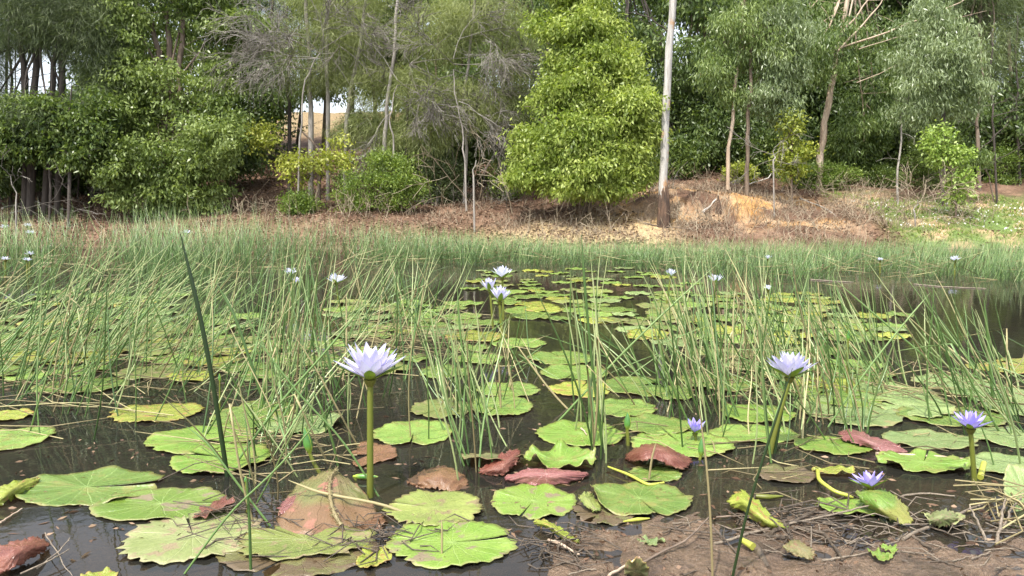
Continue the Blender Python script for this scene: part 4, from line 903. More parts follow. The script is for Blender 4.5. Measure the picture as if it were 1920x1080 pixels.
PADS = [
 ('large green pad with a rolled dark fold, the leftmost big pad in front', 38, 288, 882, 948, 'green', dict(notch=.15, gap=.14, ruffle=.007)),
 ('bright green pad with a long brown muddy streak at the lower left', 190, 415, 915, 978, 'stained', dict(notch=.1, seed=4)),
 ('tattered pale yellow-green pad at the lower left under crossing straws', 253, 470, 958, 1056, 'mottled', dict(rag=.03, seed=8, teeth=2)),
 ('broad olive pad half drowned in brown water at the bottom centre left', 428, 700, 985, 1085, 'drowned', dict(rag=.022, z=.001)),
 ('ragged yellow-green leaf flap lying on the drowned pad', 455, 690, 992, 1032, 'olive', dict(rag=.06, z=.009, teeth=2.5)),
 ('big bright green pad with muddy streaks at the bottom, right of the yellow scrap', 730, 964, 976, 1064, 'stained', dict(rag=.022, notch=.25, gap=.09, seed=31, teeth=1.6)),
 ('olive mottled pad right of the big flower stalk foot', 725, 904, 920, 986, 'olive', dict(rag=.022, notch=2.9, teeth=2)),
 ('upper half of the bright double-lobed pad at left', 286, 468, 797, 850, 'bright', dict(notch=-.6, gap=.2, z=.006)),
 ('lower half of the bright double-lobed pad at left', 333, 497, 830, 888, 'bright', dict(notch=2.8, gap=.1, z=.010)),
 ('yellow-green ragged pad left of the thick dark stem', 214, 370, 756, 792, 'yellow', dict(rag=.03, teeth=2)),
 ('green pad cut by the left edge of the picture', -30, 80, 800, 847, 'green', {}),
 ('small round green pad standing alone far left in the reeds', 78, 226, 708, 738, 'green', {}),
 ('light green pad behind the bud on the left', 405, 546, 752, 806, 'green', {}),
 ('light green pad with its right edge rolled up behind the bud', 490, 650, 775, 813, 'pale', dict(bends=((0, .10, 14, 1),), z=.008, rag=.02)),
 ('smooth green pad just right of the big flower stalk', 700, 850, 788, 835, 'green', dict(notch=-1.5)),
 ('green pad with a yellow rim left of its overlapping twin', 770, 884, 748, 784, 'olive', {}),
 ('green pad right of its overlapping twin in the middle', 876, 1000, 743, 780, 'green', dict(z=.008)),
 ('flat green pad just behind the middle pair of overlapping pads', 893, 1014, 717, 744, 'green', {}),
 ('wide oval green pad with a small orange straw on it', 1006, 1172, 790, 837, 'bright', dict(notch=.4)),
 ('topmost of the three stacked pads right of centre', 992, 1112, 658, 684, 'green', {}),
 ('middle one of the three stacked pads right of centre', 1012, 1142, 684, 713, 'green', {}),
 ('yellow-brown stained pad, lowest of the three stacked pads', 1030, 1146, 715, 745, 'yellow', dict(rag=.025)),
 ('green pad with a dark notch right of the three stacked pads', 1128, 1262, 706, 742, 'green', dict(notch=.3, gap=.2)),
 ('right-hand neighbour of the pad with the dark notch', 1215, 1300, 722, 750, 'green', dict(z=.007)),
 ('green pad with bite marks in front of the dark notched pad', 1104, 1232, 748, 782, 'green', {}),
 ('green pad behind the purple low flower', 1170, 1292, 778, 816, 'green', dict(z=.007)),
 ('large green pad under the purple low flower', 1184, 1370, 806, 858, 'green', dict(notch=1.8)),
 ('green pad left of the right-hand flower stalk, farther one', 1356, 1484, 758, 793, 'bright', {}),
 ('green pad behind the right-hand flower stalk foot', 1336, 1494, 796, 831, 'green', {}),
 ('bright green oval pad left of the pink folded leaf', 1497, 1628, 818, 852, 'bright', dict(z=.006)),
 ('large pale pad in the right-hand cluster', 1505, 1672, 742, 800, 'pale', dict(ruffle=.004)),
 ('second large pale pad of the right-hand cluster, farther left', 1500, 1640, 722, 764, 'green', dict(z=.007)),
 ('pale pad in the right cluster lying against the reed fan', 1600, 1745, 716, 762, 'pale', dict(z=.009)),
 ('small pad tucked under the reed fan', 1555, 1650, 704, 726, 'green', {}),
 ('far green pad behind the right-hand cluster', 1556, 1672, 690, 710, 'green', {}),
 ('farthest green pad behind the right-hand cluster', 1555, 1650, 674, 692, 'green', {}),
 ('glossy light pad with a raised white-shining lobe in the right cluster', 1650, 1770, 738, 782, 'pale', dict(tilt=(0, -4), z=.014)),
 ('green pad right of the pink folded leaf', 1670, 1822, 807, 843, 'pale', {}),
 ('wavy bright green pad in front of the pink folded leaf', 1658, 1804, 848, 886, 'bright', dict(ruffle=.011, z=.008)),
 ('green pad behind the purple right-hand flower', 1700, 1870, 762, 800, 'green', {}),
 ('pale pad in the upper right cluster under the leaning reeds', 1728, 1850, 702, 735, 'pale', {}),
 ('pale pad overlapping in the upper right cluster', 1790, 1925, 716, 758, 'pale', dict(z=.008)),
 ('pale pad at the right edge behind the purple flower', 1858, 1960, 752, 782, 'pale', {}),
 ('yellowish pad in the open water at the right edge', 1826, 1935, 680, 700, 'yellow', dict(rag=.022)),
 ('small yellow pad just behind the yellowish one at the right edge', 1880, 1960, 672, 684, 'yellow', {}),
 ('dull green pad at the right edge right of the purple flower', 1838, 1960, 800, 842, 'pale', {}),
 ('dull green pad at the right edge below the purple flower', 1832, 1960, 850, 895, 'pale', {}),
 ('green leaf tilted on edge at the right border in the mud', 1890, 1960, 905, 960, 'pale', dict(tilt=(50, 10), z=.03)),
 ('green pad with a curled left end lying in the brown shallows', 1105, 1292, 904, 968, 'green', dict(bends=((math.pi, .10, 22, 1),), z=.008, seed=77)),
 ('green pad half covered by brown water in the middle foreground', 922, 1078, 908, 974, 'stained', dict(seed=15, z=.002)),
 ('light wavy green pad behind the pink folded leaf in the middle', 985, 1116, 845, 884, 'bright', dict(ruffle=.012, z=.012, cup=.015)),
 ('small green pad sinking beneath the red arched leaf', 1178, 1278, 876, 903, 'green', dict(z=.003)),
 ('small yellow scrap of pad at the bottom, left of the muddy bright pad', 672, 728, 1018, 1072, 'yellow', dict(rag=.12, z=.006)),
 ('yellow pad cut by the bottom edge at left', 155, 215, 1070, 1095, 'yellow', {}),
 ('brown-green drowned pad left of the pale water right of centre', 1422, 1524, 873, 906, 'drowned', {}),
 ('dull green pad tilting up left of the pink folded leaf in the middle', 866, 985, 833, 878, 'under', dict(tilt=(-14, 0), z=.02)),
 ('thin drowned pad in the brown water beside the curled green pad', 1075, 1190, 935, 985, 'drowned', dict(z=.001)),
 ('pale green pad under the rushes behind the farthest left pads', 60, 210, 664, 682, 'yellow', {}),
 ('flat green pad left of the bud clump, far', 270, 382, 665, 682, 'green', {}),
 ('flat yellow-green pad beside the leaning dark stem, far', 372, 484, 648, 665, 'yellow', {}),
 ('small green pad alone behind the upright left clump', 538, 600, 638, 658, 'green', {}),
 ('lone oval green pad in the dark water right of the mirrored flower', 918, 1026, 634, 653, 'green', {}),
 ('flat pad at the far left edge in the reeds', -40, 100, 655, 676, 'green', {}),
 ('flat pad below the far-left reeds', -20, 50, 768, 790, 'yellow', {}),
 ('long flat pad behind the lone oval pad', 945, 1052, 574, 591, 'green', {}),
]
for q, p_ in enumerate(PADS):
    kw = dict(p_[6]); kw.setdefault('z', .003+.0012*(q % 4)); pad(p_[0], *p_[1:5], p_[5], **kw)
# curled, red and withered leaves
def cr(P_, n):
    """Catmull-Rom upsample along axis 0"""
    P_ = np.asarray(P_, float); Q = np.concatenate([[2*P_[0]-P_[1]], P_, [2*P_[-1]-P_[-2]]]); out = []
    t = np.linspace(0, len(P_)-1, n)
    for u in t:
        k = min(int(u), len(P_)-2); f = u-k; p0, p1, p2, p3 = Q[k], Q[k+1], Q[k+2], Q[k+3]
        out.append(.5*((2*p1)+(-p0+p2)*f+(2*p0-5*p1+4*p2-p3)*f*f+(-p0+3*p1-3*p2+p3)*f**3))
    return np.array(out)
def patch(label, rows, mat, under, name='withered_lily_pad', cat='lily pad', centre=(.5, .5), seed=0, rag=.003, group=None, wr=.002):
    r = np.random.default_rng(seed); G_ = np.array([[np.array(onz(*p_)) for p_ in row] for row in rows])
    G_ = cr(G_, 22); G_ = np.swapaxes(cr(np.swapaxes(G_, 0, 1), 30), 0, 1); nu, nv = G_.shape[:2]
    U, W_ = np.meshgrid(np.linspace(0, 1, nu), np.linspace(0, 1, nv), indexing='ij')
    Nn = unit(np.cross(np.gradient(G_, axis=1), np.gradient(G_, axis=0)))
    # crumpling and ribs fanning out of the stalk point
    an = np.arctan2(U-centre[0], W_-centre[1]); rd = np.hypot(U-centre[0], W_-centre[1])
    hgt = wr*(np.sin(an*17+seed)*.8*np.clip(rd*2, 0, 1)+.8*fbm(U*7+seed, W_*7, 3)*2)
    G_ = G_+Nn*hgt[..., None]
    # round the corners and fray the border
    e = np.stack([np.gradient(G_, axis=0)*(nu-1), np.gradient(G_, axis=1)*(nv-1)])
    cu, cv = U-.5, W_-.5; k = (np.abs(cu*2)**4+np.abs(cv*2)**4)**.25; sc_ = np.where(k > 1e-6, np.maximum(np.abs(cu*2), np.abs(cv*2))/np.maximum(k, 1e-6), 1)-1
    G_ = G_+e[0]*(cu*sc_)[..., None]*.9+e[1]*(cv*sc_)[..., None]*.9
    bd = np.maximum(np.abs(cu), np.abs(cv)) > .485; G_[bd] += r.normal(size=(bd.sum(), 3))*rag
    Nn = unit(np.cross(np.gradient(G_, axis=1), np.gradient(G_, axis=0))); sg = 1 if Nn[..., 2].mean() > 0 else -1
    V = np.concatenate([G_.reshape(-1, 3), (G_-Nn*sg*.002).reshape(-1, 3)]); n = nu*nv
    i = np.arange(nu-1)[:, None]*nv; j = np.arange(nv-1)[None]; F = np.stack([i+j, i+nv+j, i+nv+j+1, i+j+1], -1).reshape(-1, 4)
    ring = np.concatenate([np.arange(nv), np.arange(1, nu)*nv+nv-1, (nu-1)*nv+np.arange(nv-2, -1, -1), np.arange(nu-2, 0, -1)*nv]); nx = np.roll(ring, -1)
    rim = np.stack([ring, nx, nx+n, ring+n], -1)
    uv = np.stack([(W_-centre[1])*1.6, (U-centre[0])*1.6], -1).reshape(-1, 2)
    c = Vector(G_[nu//2, nv//2]); c.z = 0; V = V-np.array(c)
    FF = np.vstack([F if sg < 0 else F[:, ::-1], (F[:, ::-1] if sg < 0 else F)+n, rim]); mi = np.concatenate([np.zeros(len(F)), np.ones(len(F)), np.zeros(len(rim))])
    o = link(name, mesh_np(name, V, FF, [P[mat], P[under]], None, True, mi, np.vstack([uv, uv]))); o.location = c
    return tag(o, label, cat, group)
patch('red-brown leaf arched over a dark hollow beside the single green bud', [[(1182, 845, .01), (1205, 834, .035), (1235, 832, .04), (1268, 845, .03), (1297, 858, .012)], [(1172, 856, .008), (1205, 845, .06), (1235, 842, .065), (1265, 855, .05), (1296, 868, .015)], [(1180, 868, .004), (1205, 862, .045), (1232, 861, .05), (1256, 872, .03), (1280, 886, .006)]], 'red', 'brown', seed=1)
patch('orange-red leaf folded up steeply in the middle', [[(892, 882, .006), (918, 868, .03), (945, 850, .05), (966, 839, .065)], [(905, 888, .004), (930, 878, .03), (955, 862, .045), (976, 846, .055)], [(935, 893, .002), (948, 887, .012), (962, 875, .02), (972, 866, .03)]], 'red', 'under', seed=2)
patch('long pink leaf lying rolled on its side in the middle', [[(946, 893, .01), (985, 881, .03), (1025, 879, .035), (1065, 881, .03), (1103, 886, .012)], [(948, 898, .012), (985, 889, .037), (1025, 888, .042), (1065, 889, .036), (1103, 890, .012)], [(965, 905, .002), (995, 909, .004), (1030, 910, .004), (1068, 906, .004), (1098, 896, .003)]], 'pink', 'red', seed=3)
patch('pinkish folded leaf among the green pads at the right', [[(1574, 806, .02), (1600, 804, .03), (1635, 818, .03), (1668, 826, .022), (1706, 846, .006)], [(1573, 816, .02), (1600, 815, .04), (1632, 828, .035), (1664, 836, .024), (1700, 849, .006)], [(1580, 828, .012), (1606, 832, .016), (1636, 842, .01), (1660, 850, .006), (1695, 851, .003)]], 'pink', 'red', seed=4)
patch('dark red curled leaf at the bottom left corner', [[(-20, 1030, .03), (20, 1015, .04), (60, 1008, .035), (92, 1010, .01)], [(-20, 1045, .04), (20, 1035, .055), (60, 1025, .045), (90, 1025, .015)], [(-20, 1075, .01), (10, 1070, .02), (35, 1060, .02), (80, 1035, .006)]], 'red', 'brown', seed=5)
patch('coppery drowned leaf with fine ribs right of the big flower stalk', [[(775, 890, .004), (810, 876, .022), (845, 875, .022), (873, 890, .005)], [(765, 905, .0), (805, 893, .03), (845, 892, .03), (878, 905, .0)], [(775, 915, -.005), (810, 915, .006), (845, 920, .006), (872, 918, -.005)]], 'brown', 'red', seed=6, centre=(1.2, .5), wr=.003)
patch('large withered leaf draped like a tent over its old stalk, olive fading to pink', [[(560, 905, 0.0310), (590, 890, 0.0527), (622, 880, 0.0682), (645, 890, 0.0496), (668, 905, 0.0248)], [(535, 935, 0.0186), (570, 918, 0.0484), (618, 906, 0.0620), (660, 916, 0.0372), (692, 936, 0.0062)], [(522, 965, 0.0087), (560, 950, 0.0372), (612, 942, 0.0446), (660, 948, 0.0248), (706, 956, 0.0025)], [(518, 990, 0.0025), (552, 990, 0.0161), (600, 982, 0.0217), (655, 976, 0.0099), (702, 972, 0.0012)], [(530, 1002, 0.0019), (565, 1007, 0.0037), (605, 1003, 0.0037), (650, 992, 0.0019), (690, 982, 0.0012)]], 'withered', 'pink', seed=7, centre=(-.1, .5), wr=.004)
patch('pink turned-over flap on the left side of the tent-like withered leaf', [[(540, 930, 0.0279), (556, 926, 0.0341), (568, 932, 0.0372)], [(527, 946, 0.0186), (545, 944, 0.0310), (556, 946, 0.0341)], [(524, 964, 0.0112), (534, 962, 0.0186), (540, 966, 0.0217)]], 'pink', 'brown', seed=8, wr=.001, name='leaf_flap')
_t = thing('stalk_ridge', 'brown fuzzy old stalk running down the middle of the tent-like withered leaf', 'leaf stalk', onz(625, 900, 0)); _mb = MB(); _W = np.array([np.array(onz(*p_)) for p_ in [(632, 878, .076), (620, 896, .071), (618, 925, .06), (626, 960, .038), (640, 985, .012)]]); _W = cr(_W, 16)
_mb.tube(_W, np.linspace(.0035, .006, 16)*(1+.15*np.sin(np.arange(16)*2.2)), 9, a=.4, cap=True); _r = np.random.default_rng(5)
for _k in range(260):
    _i = int(_r.integers(0, 15)); _p = _W[_i]+(_W[_i+1]-_W[_i])*_r.random(); _d = unit(_r.normal(size=3)); _mb.tube([_p, _p+_d*.014+[0, 0, -.003]], [.0012, .0005], 3, a=float(_r.random()))
_o = _mb.build('fuzzy_stalk', M['rush_straw'], _t); _o.matrix_parent_inverse = Matrix.Translation(-_t.location)
patch('fresh green leaf held up on edge in the right foreground under a violet flower', [[(1600, 920, .05), (1640, 916, .055), (1672, 923, .05), (1698, 945, .035)], [(1608, 930, .05), (1645, 930, .065), (1680, 945, .05), (1706, 965, .02)], [(1622, 947, .03), (1652, 955, .04), (1684, 967, .025), (1711, 980, .008)], [(1628, 950, .02), (1658, 968, .015), (1682, 980, .008), (1700, 985, .004)]], 'bright', 'green', name='lily_pad', seed=9, centre=(.1, .1), wr=.0012)
patch('yellow curled leaf tip at the left edge pointing right', [[(-20, 915, .03), (20, 905, .035), (60, 895, .02), (75, 897, .01)], [(-20, 930, .035), (15, 922, .04), (45, 910, .025), (72, 902, .01)], [(-20, 950, .01), (5, 945, .01), (40, 925, .01), (70, 908, .005)]], 'yellow', 'yellow', seed=10)
patch('rolled-up olive end of the curled green pad in the shallows', [[(1083, 930, .03), (1094, 925, .036), (1108, 922, .03)], [(1090, 940, .03), (1102, 936, .032), (1114, 931, .02)], [(1110, 960, .006), (1122, 957, .012), (1132, 950, .006)]], 'olive', 'green', seed=11, name='curled_pad_end')
patch('tan dead leaf crumpled in the mud at the right foreground', [[(1742, 962, .03), (1765, 956, .045), (1792, 960, .03)], [(1740, 975, .03), (1765, 970, .045), (1795, 972, .03)], [(1748, 986, .01), (1768, 988, .015), (1790, 984, .01)]], 'mottled', 'brown', seed=12)
patch('fat rolled yellow-green young leaf lying in the shallows right of centre', [[(1372, 925, .03), (1395, 920, .04), (1425, 945, .04), (1450, 968, .03), (1478, 985, .012)], [(1366, 940, .035), (1392, 938, .055), (1420, 962, .05), (1446, 980, .035), (1476, 990, .015)], [(1375, 955, .015), (1395, 960, .02), (1415, 978, .015), (1440, 990, .01), (1474, 994, .006)]], 'yellow', 'green', seed=14, name='rolled_leaf', cat='rolled leaf')
patch('yellow spear-shaped leaf lying at the mud edge in the middle', [[(1004, 972, .015), (1030, 978, .018), (1060, 996, .015), (1088, 1012, .008)], [(1002, 978, .02), (1028, 985, .028), (1056, 1003, .022), (1086, 1016, .01)], [(1006, 985, .008), (1028, 993, .01), (1054, 1009, .008), (1084, 1019, .005)]], 'yellow', 'olive', seed=15, name='rolled_leaf', cat='rolled leaf', wr=.001)
patch('tan leaf pressed into the mud right of the dark roots', [[(1466, 1020, .03), (1490, 1012, .035), (1512, 1018, .03)], [(1475, 1032, .03), (1500, 1026, .04), (1526, 1036, .03)], [(1492, 1044, .02), (1512, 1046, .025), (1530, 1050, .015)]], 'olive_brown', 'brown', seed=13)
pad('brownish triangular leaf in the water behind the big flower stalk', 655, 740, 828, 876, 'brown', under='red', rag=.12, gap=.35, notch=3.6, z=.006, name='withered_lily_pad', seed=9)
pad('reddish scrap of leaf at the right end of the muddy-streaked pad', 370, 432, 935, 968, 'red', tilt=(0, -18), z=.02, name='withered_lily_pad', seed=12, rag=.12)
pad('brown drowned leaf in front of the tent-like withered leaf', 600, 722, 958, 1000, 'brown', z=.002, name='withered_lily_pad', seed=17, rag=.025)
pad('low green leaf lying left of the raised green leaf', 1535, 1640, 932, 968, 'bright', z=.008, tilt=(-4, 3), seed=19)
pad('yellow leaf floating upside down left of the violet flower', 1528, 1600, 870, 893, 'yellow', tilt=(-6, -4), z=.012, seed=21, rag=.1, ratio=(.3, .6), name='withered_lily_pad')
pad('small upright leaf tip at the bottom edge', 1172, 1215, 1050, 1090, 'yellow', tilt=(-60, 10), z=.03, seed=22, name='withered_lily_pad')
pad('tan dead leaf flat in the mud at the right foreground', 1740, 1800, 955, 985, 'mottled', tilt=(-10, 0), z=.015, seed=23, rag=.12, name='withered_lily_pad')
pad('small green scrap of leaf on the mud', 1635, 1668, 1032, 1050, 'bright', z=.022, seed=25, rag=.15, name='leaf_scrap', cat='leaf scrap', group='leaf scraps on the mud')
pad('smaller green scrap beside the other on the mud', 1655, 1680, 1022, 1036, 'bright', z=.022, seed=26, rag=.15, name='leaf_scrap', cat='leaf scrap', group='leaf scraps on the mud')
pad('pale green scrap of leaf on the wet mud edge', 1195, 1242, 1008, 1022, 'pale', z=.012, seed=27, rag=.15, name='leaf_scrap', cat='leaf scrap', group='leaf scraps on the mud')

# far mat of pads: shared meshes, one object each
REL = []   # (object, px, py, size, what it is, landmarks): told apart by what each lies beside
PADMARK = [(937, 575, 'the close pair of lilac flowers'), (942, 508, 'the pale flower above the lilac pair'), (631, 530, 'the whitish flower left of centre'), (1257, 530, 'the small white far flower'),
           (1342, 545, 'the white flower on a straight stalk'), (1098, 575, 'the tall narrow rush clump'), (1440, 560, 'the faint white flower behind rushes'), (970, 630, 'the lone oval pad'), (1290, 600, 'the thick right-hand rush clump'),
           (1500, 610, 'the rush clump beside the open water'), (1620, 610, 'the fan of leaning rushes'), (780, 600, 'the middle rush clump'), (700, 600, 'the clump by the whitish flower'), (385, 620, 'the thick dark stem'), (150, 620, 'the half-sunk left pads'), (0, 560, 'the left edge of the photo'), (500, 620, 'the upright left clump'), (250, 560, 'the left rush mass'), (1180, 640, 'the topmost stacked pad')]
TWIGMARK = [(1540, 1000, 'the long curved root'), (1780, 970, 'the pale slanting stick'), (1655, 960, 'the raised green leaf'), (1420, 1030, 'the black rotting stalk'), (1335, 1040, 'the pale dry stem'), (1170, 1060, 'the stick at the bottom edge'), (1050, 1005, 'the yellow spear stalk'),
            (1880, 980, 'the dry stubs at far right'), (1765, 965, 'the tan dead leaf'), (1650, 1035, 'the green scraps'), (1500, 1030, 'the tan pressed leaf'), (1215, 1012, 'the pale green scrap'), (1720, 1020, 'the short dark stick'), (1430, 965, 'the rolled yellow leaf')]
def relabel():
    by = {}
    for (o, px, py, sz, what, marks) in REL:
        m_ = min(marks, key=lambda m: math.hypot((px-m[0]), (py-m[1])*3)); dx, dy = px-m_[0], (py-m_[1])*3; dist = math.hypot(dx, dy)
        if abs(dx) > 2.2*abs(dy): d_ = 'left of' if dx < 0 else 'right of'
        elif abs(dy) > 2.2*abs(dx): d_ = 'behind' if dy < 0 else 'in front of'
        else: d_ = ('behind and ' if dy < 0 else 'in front and ')+('left of' if dx < 0 else 'right of')
        by.setdefault(what+'|'+('just ' if dist < 45 else '')+d_+' '+m_[2], []).append((sz, o))
    W_ = ['nearest', 'second-nearest', 'third-nearest', 'fourth-nearest', 'fifth-nearest', 'sixth-nearest', 'seventh-nearest']
    for k, L_ in by.items():
        w_, rest = k.split('|'); L_.sort(key=lambda t_: t_[1].location.y)
        for i_, (sz, o) in enumerate(L_):
            nm = '' if len(L_) == 1 else ['nearer', 'farther'][i_] if len(L_) == 2 else 'farthest' if i_ == len(L_)-1 else W_[min(i_, 6)]
            o['label'] = (nm+' '+w_+' '+rest).strip()
protos = []
for q in range(7):
    r = np.random.default_rng(900+q); V, uv, F = disc(1, 1, r, None, 1.3, .04, .02, 48, 5); na = 48
    n = len(V); Vb = V-[0, 0, .008]; o_ = 4*na; jr = np.arange(na-1); rim = np.stack([o_+jr, o_+jr+n, o_+jr+1+n, o_+jr+1], -1)
    protos.append((np.vstack([V, Vb]), np.vstack([uv, uv]), np.vstack([F, F[:, ::-1]+n, rim])))
PM = {}
def far_pad(px, py, wm, mat, q, label, group, tilt=0):
    k = (q % 7, mat)
    if k not in PM: PM[k] = mesh_np('lily_pad', protos[k[0]][0], protos[k[0]][2], P[mat], None, True, None, protos[k[0]][1])
    o = link('lily_pad', PM[k]); c = onz(px, py, .004+.0015*(q % 5)); o.location = c
    o.rotation_euler = (tilt, 0, random.random()*6.28); o.scale = (wm/2, wm/2*(.8+.3*random.random()), .22); tag(o, label, 'lily pad', group); REL.append((o, px, py, wm, {'green': 'green', 'olive': 'olive', 'yellow': 'yellowish', 'pale': 'pale'}[mat]+' floating pad', PADMARK)); return o
zones = [(-20, 560, 640, 705, 26, 'pad among the left rushes', 'pads in front of the left rushes'), (560, 900, 615, 700, 10, 'pad by the middle clumps', 'pads by the middle clumps'), (1330, 1560, 650, 740, 9, 'pad by the right clumps', 'pads by the right clumps'),(640, 905, 562, 632, 24, 'small flat pad in the mat left of the paired far flowers', 'far pads left of the paired flowers'),
         (950, 1250, 545, 602, 30, 'small bright pad in the dense mat right of the paired far flowers', 'far pads right of the paired flowers'),
         (1180, 1420, 596, 645, 17, 'small flat pad in the mat in front of the far right-of-centre flowers', 'far pads in front of the right far flowers'),
         (1250, 1560, 548, 600, 32, 'small flat pad in the mat beneath the far right-of-centre flowers', 'far pads beneath the right far flowers'),
         (1430, 1690, 588, 640, 18, 'thin edge-on pad in the far mat next to the open water', 'far pads next to the open water'),
         (880, 1300, 502, 545, 44, 'tiny sliver of pad at the back of the far mat by the rush bed', 'farthest slivers of pad'),
         (-20, 470, 590, 650, 34, 'flat pad showing between the leaning rushes at the left', 'pads among the left rushes'),
         (0, 330, 545, 592, 16, 'thin far pad in the dark water behind the left rushes', 'far pads behind the left rushes')]
mats_far = ['green', 'green', 'olive', 'yellow', 'green', 'pale']
for (x0, x1, y0, y1, n_, lab, grp) in zones:
    placed = []
    for q in range(n_):
        for _ in range(40):
            px, py = random.uniform(x0, x1), random.uniform(y0, y1); w_ = random.uniform(.24, .42)*(.8 if py < 545 else 1); c = onz(px, py)
            if all((c-a).length > (w_+b)*.4 for a, b in placed): break
        placed.append((c, w_)); far_pad(px, py, w_, random.choice(mats_far), q, lab, grp, R(random.uniform(-2.5, 2.5)))

# ---------------------------------------------------------------- water lily flowers
def petal_mat(name, tipc, basec, rough=.5):
    m, t, N, L, B, O = newmat(name); a = attr(N, 'tint').outputs['Fac']
    r = ramp(N, [(0, basec), (.25, tuple((x+y_)/2 for x, y_ in zip(basec, tipc))), (.8, tipc), (1, tuple(x*.92 for x in tipc))]); L.new(a, r.inputs[0])
    uv = N.new('ShaderNodeUVMap'); uv.uv_map = 'uv'; wv = N.new('ShaderNodeTexWave'); wv.inputs['Scale'].default_value = 3.2; wv.inputs['Distortion'].default_value = .6; L.new(uv.outputs[0], wv.inputs[0])
    c = mixc(N, L, mrange(N, L, wv.outputs['Fac'], 0, 1, 0, .3), r.outputs[0], tuple(x*.72 for x in tipc))
    L.new(c, B.inputs['Base Color']); B.inputs['Roughness'].default_value = rough
    tr = N.new('ShaderNodeBsdfTranslucent'); L.new(c, tr.inputs[0]); mx = N.new('ShaderNodeMixShader'); mx.inputs[0].default_value = .35
    L.new(B.outputs[0], mx.inputs[1]); L.new(tr.outputs[0], mx.inputs[2]); L.new(mx.outputs[0], O.inputs[0]); return m
FM = {'lilac': petal_mat('petal_lilac', (.66, .64, .88), (.82, .78, .86)), 'violet': petal_mat('petal_violet', (.42, .36, .82), (.6, .54, .84)), 'white': petal_mat('petal_pale', (.72, .74, .9), (.82, .82, .88))}
SEP = leaf_mat('sepal', (.25, .3, .05), (.16, .25, .03), (.1, .17, .03), .45, .15)
STK = leaf_mat('flower_stalk', (.10, .09, .018), (.125, .145, .022), (.18, .195, .035), .35, .08)
STM = leaf_mat('stamen', (.75, .5, .08), (.8, .55, .2), (.75, .6, .75), .5, .3)
BUDM = leaf_mat('bud_green', (.35, .42, .04), (.10, .26, .05), (.06, .17, .04), .35, .1)
def petal_mesh(L, W, curve, mat, key):
    nu, nv = 9, 5; t = np.linspace(0, 1, nu); w_ = W*np.sin(np.pi*np.clip(t*.93+.07, 0, 1)**.8)**.8; w_[-1] = 0.0008
    s = np.linspace(-1, 1, nv); T, S = np.meshgrid(t, s, indexing='ij')
    ang = curve*T; x = L*T*np.cos(ang*.5); z = L*T*np.sin(ang*.5)
    y = S*w_[:, None]; z = z+np.abs(S)**2*w_[:, None]*.38
    V = np.stack([x, y, z], -1).reshape(-1, 3); i = np.arange(nu-1)[:, None]*nv; j = np.arange(nv-1)[None]
    F = np.stack([i+j, i+nv+j, i+nv+j+1, i+j+1], -1).reshape(-1, 4)
    return mesh_np('petal', V, F, mat, {'tint': T.ravel()}, True, None, np.stack([S.ravel()*.5, T.ravel()*.2], -1))
PC = {}
def pmesh(L, W, curve, mk):
    k = (round(L, 3), round(W, 4), round(curve, 2), mk)
    if k not in PC: PC[k] = petal_mesh(L, W, curve, SEP if mk == 'sepal' else FM[mk], k)
    return PC[k]
def add_bloom(t, top, R_, col, open_, tilt, yaw, r, rings, simple=False):
    """R_ = petal length. petals, sepals and stamens are children of the thing"""
    base = Matrix.Translation(top)@Matrix.Rotation(tilt[0], 4, 'X')@Matrix.Rotation(tilt[1], 4, 'Y')@Matrix.Rotation(yaw, 4, 'Z')
    sp = [pmesh(R_*1.02, R_*.15, .12, 'sepal')]
    for q in range(4):
        o = link('sepal', sp[0], t); o.matrix_local = base@Matrix.Rotation(q*math.pi/2+.3, 4, 'Z')@Matrix.Rotation(-(open_-.10), 4, 'Y')@Matrix.Translation((0, 0, -.002))
    for k, (n_, el, sc_) in enumerate(rings):
        me = pmesh(R_*sc_, R_*.165*sc_, .26, col)
        for q in range(n_):
            o = link('petal', me, t); e = open_+el+r.gauss(0, .06)
            o.matrix_local = base@Matrix.Rotation((q+.5*k+r.gauss(0, .08))*2*math.pi/n_, 4, 'Z')@Matrix.Rotation(-e, 4, 'Y')@Matrix.Translation((R_*.03, 0, .001*k))
            sc2 = 1+r.gauss(0, .05); o.scale = (sc2, 1+r.gauss(0, .1), 1)
    mb = MB(); rr = np.random.default_rng(int(R_*1e4))
    for q in range(26):
        a = q*2.4; e = .75+.55*rr.random(); d = np.array([math.cos(a)*math.cos(e), math.sin(a)*math.cos(e), math.sin(e)]); L_ = R_*.42*(.7+.4*rr.random())
        mb.tube([d*0, d*L_*.6+[0, 0, .002], d*L_*.85+[0, 0, R_*.08]], [R_*.022, R_*.018, R_*.008], 4, a=[0, .5, 1])
    o = mb.build('stamens', STM, t); o.matrix_local = base@Matrix.Translation((0, 0, R_*.05))
def stalk(t, pts, r0, r1, mat=STK, name='stalk', a0=.2, a1=.6):
    W = np.array([np.array(p_) for p_ in pts]); tt = np.linspace(0, len(W)-1, 12); P2 = np.stack([np.interp(tt, np.arange(len(W)), W[:, k]) for k in range(3)], 1)
    for _ in range(2): P2[1:-1] = (P2[:-2]+P2[1:-1]*2+P2[2:])/4
    mb = MB(); rad = np.linspace(r0, r1, 12); mb.tube(P2, rad, 10, a=np.linspace(a0, a1, 12), cap=True)
    return mb.build(name, mat, t)
RING_FULL = [(10, .0, 1.0), (11, .27, 1.0), (10, .55, .95)]
RING_FAR = [(8, .0, 1.0), (8, .4, .92)]
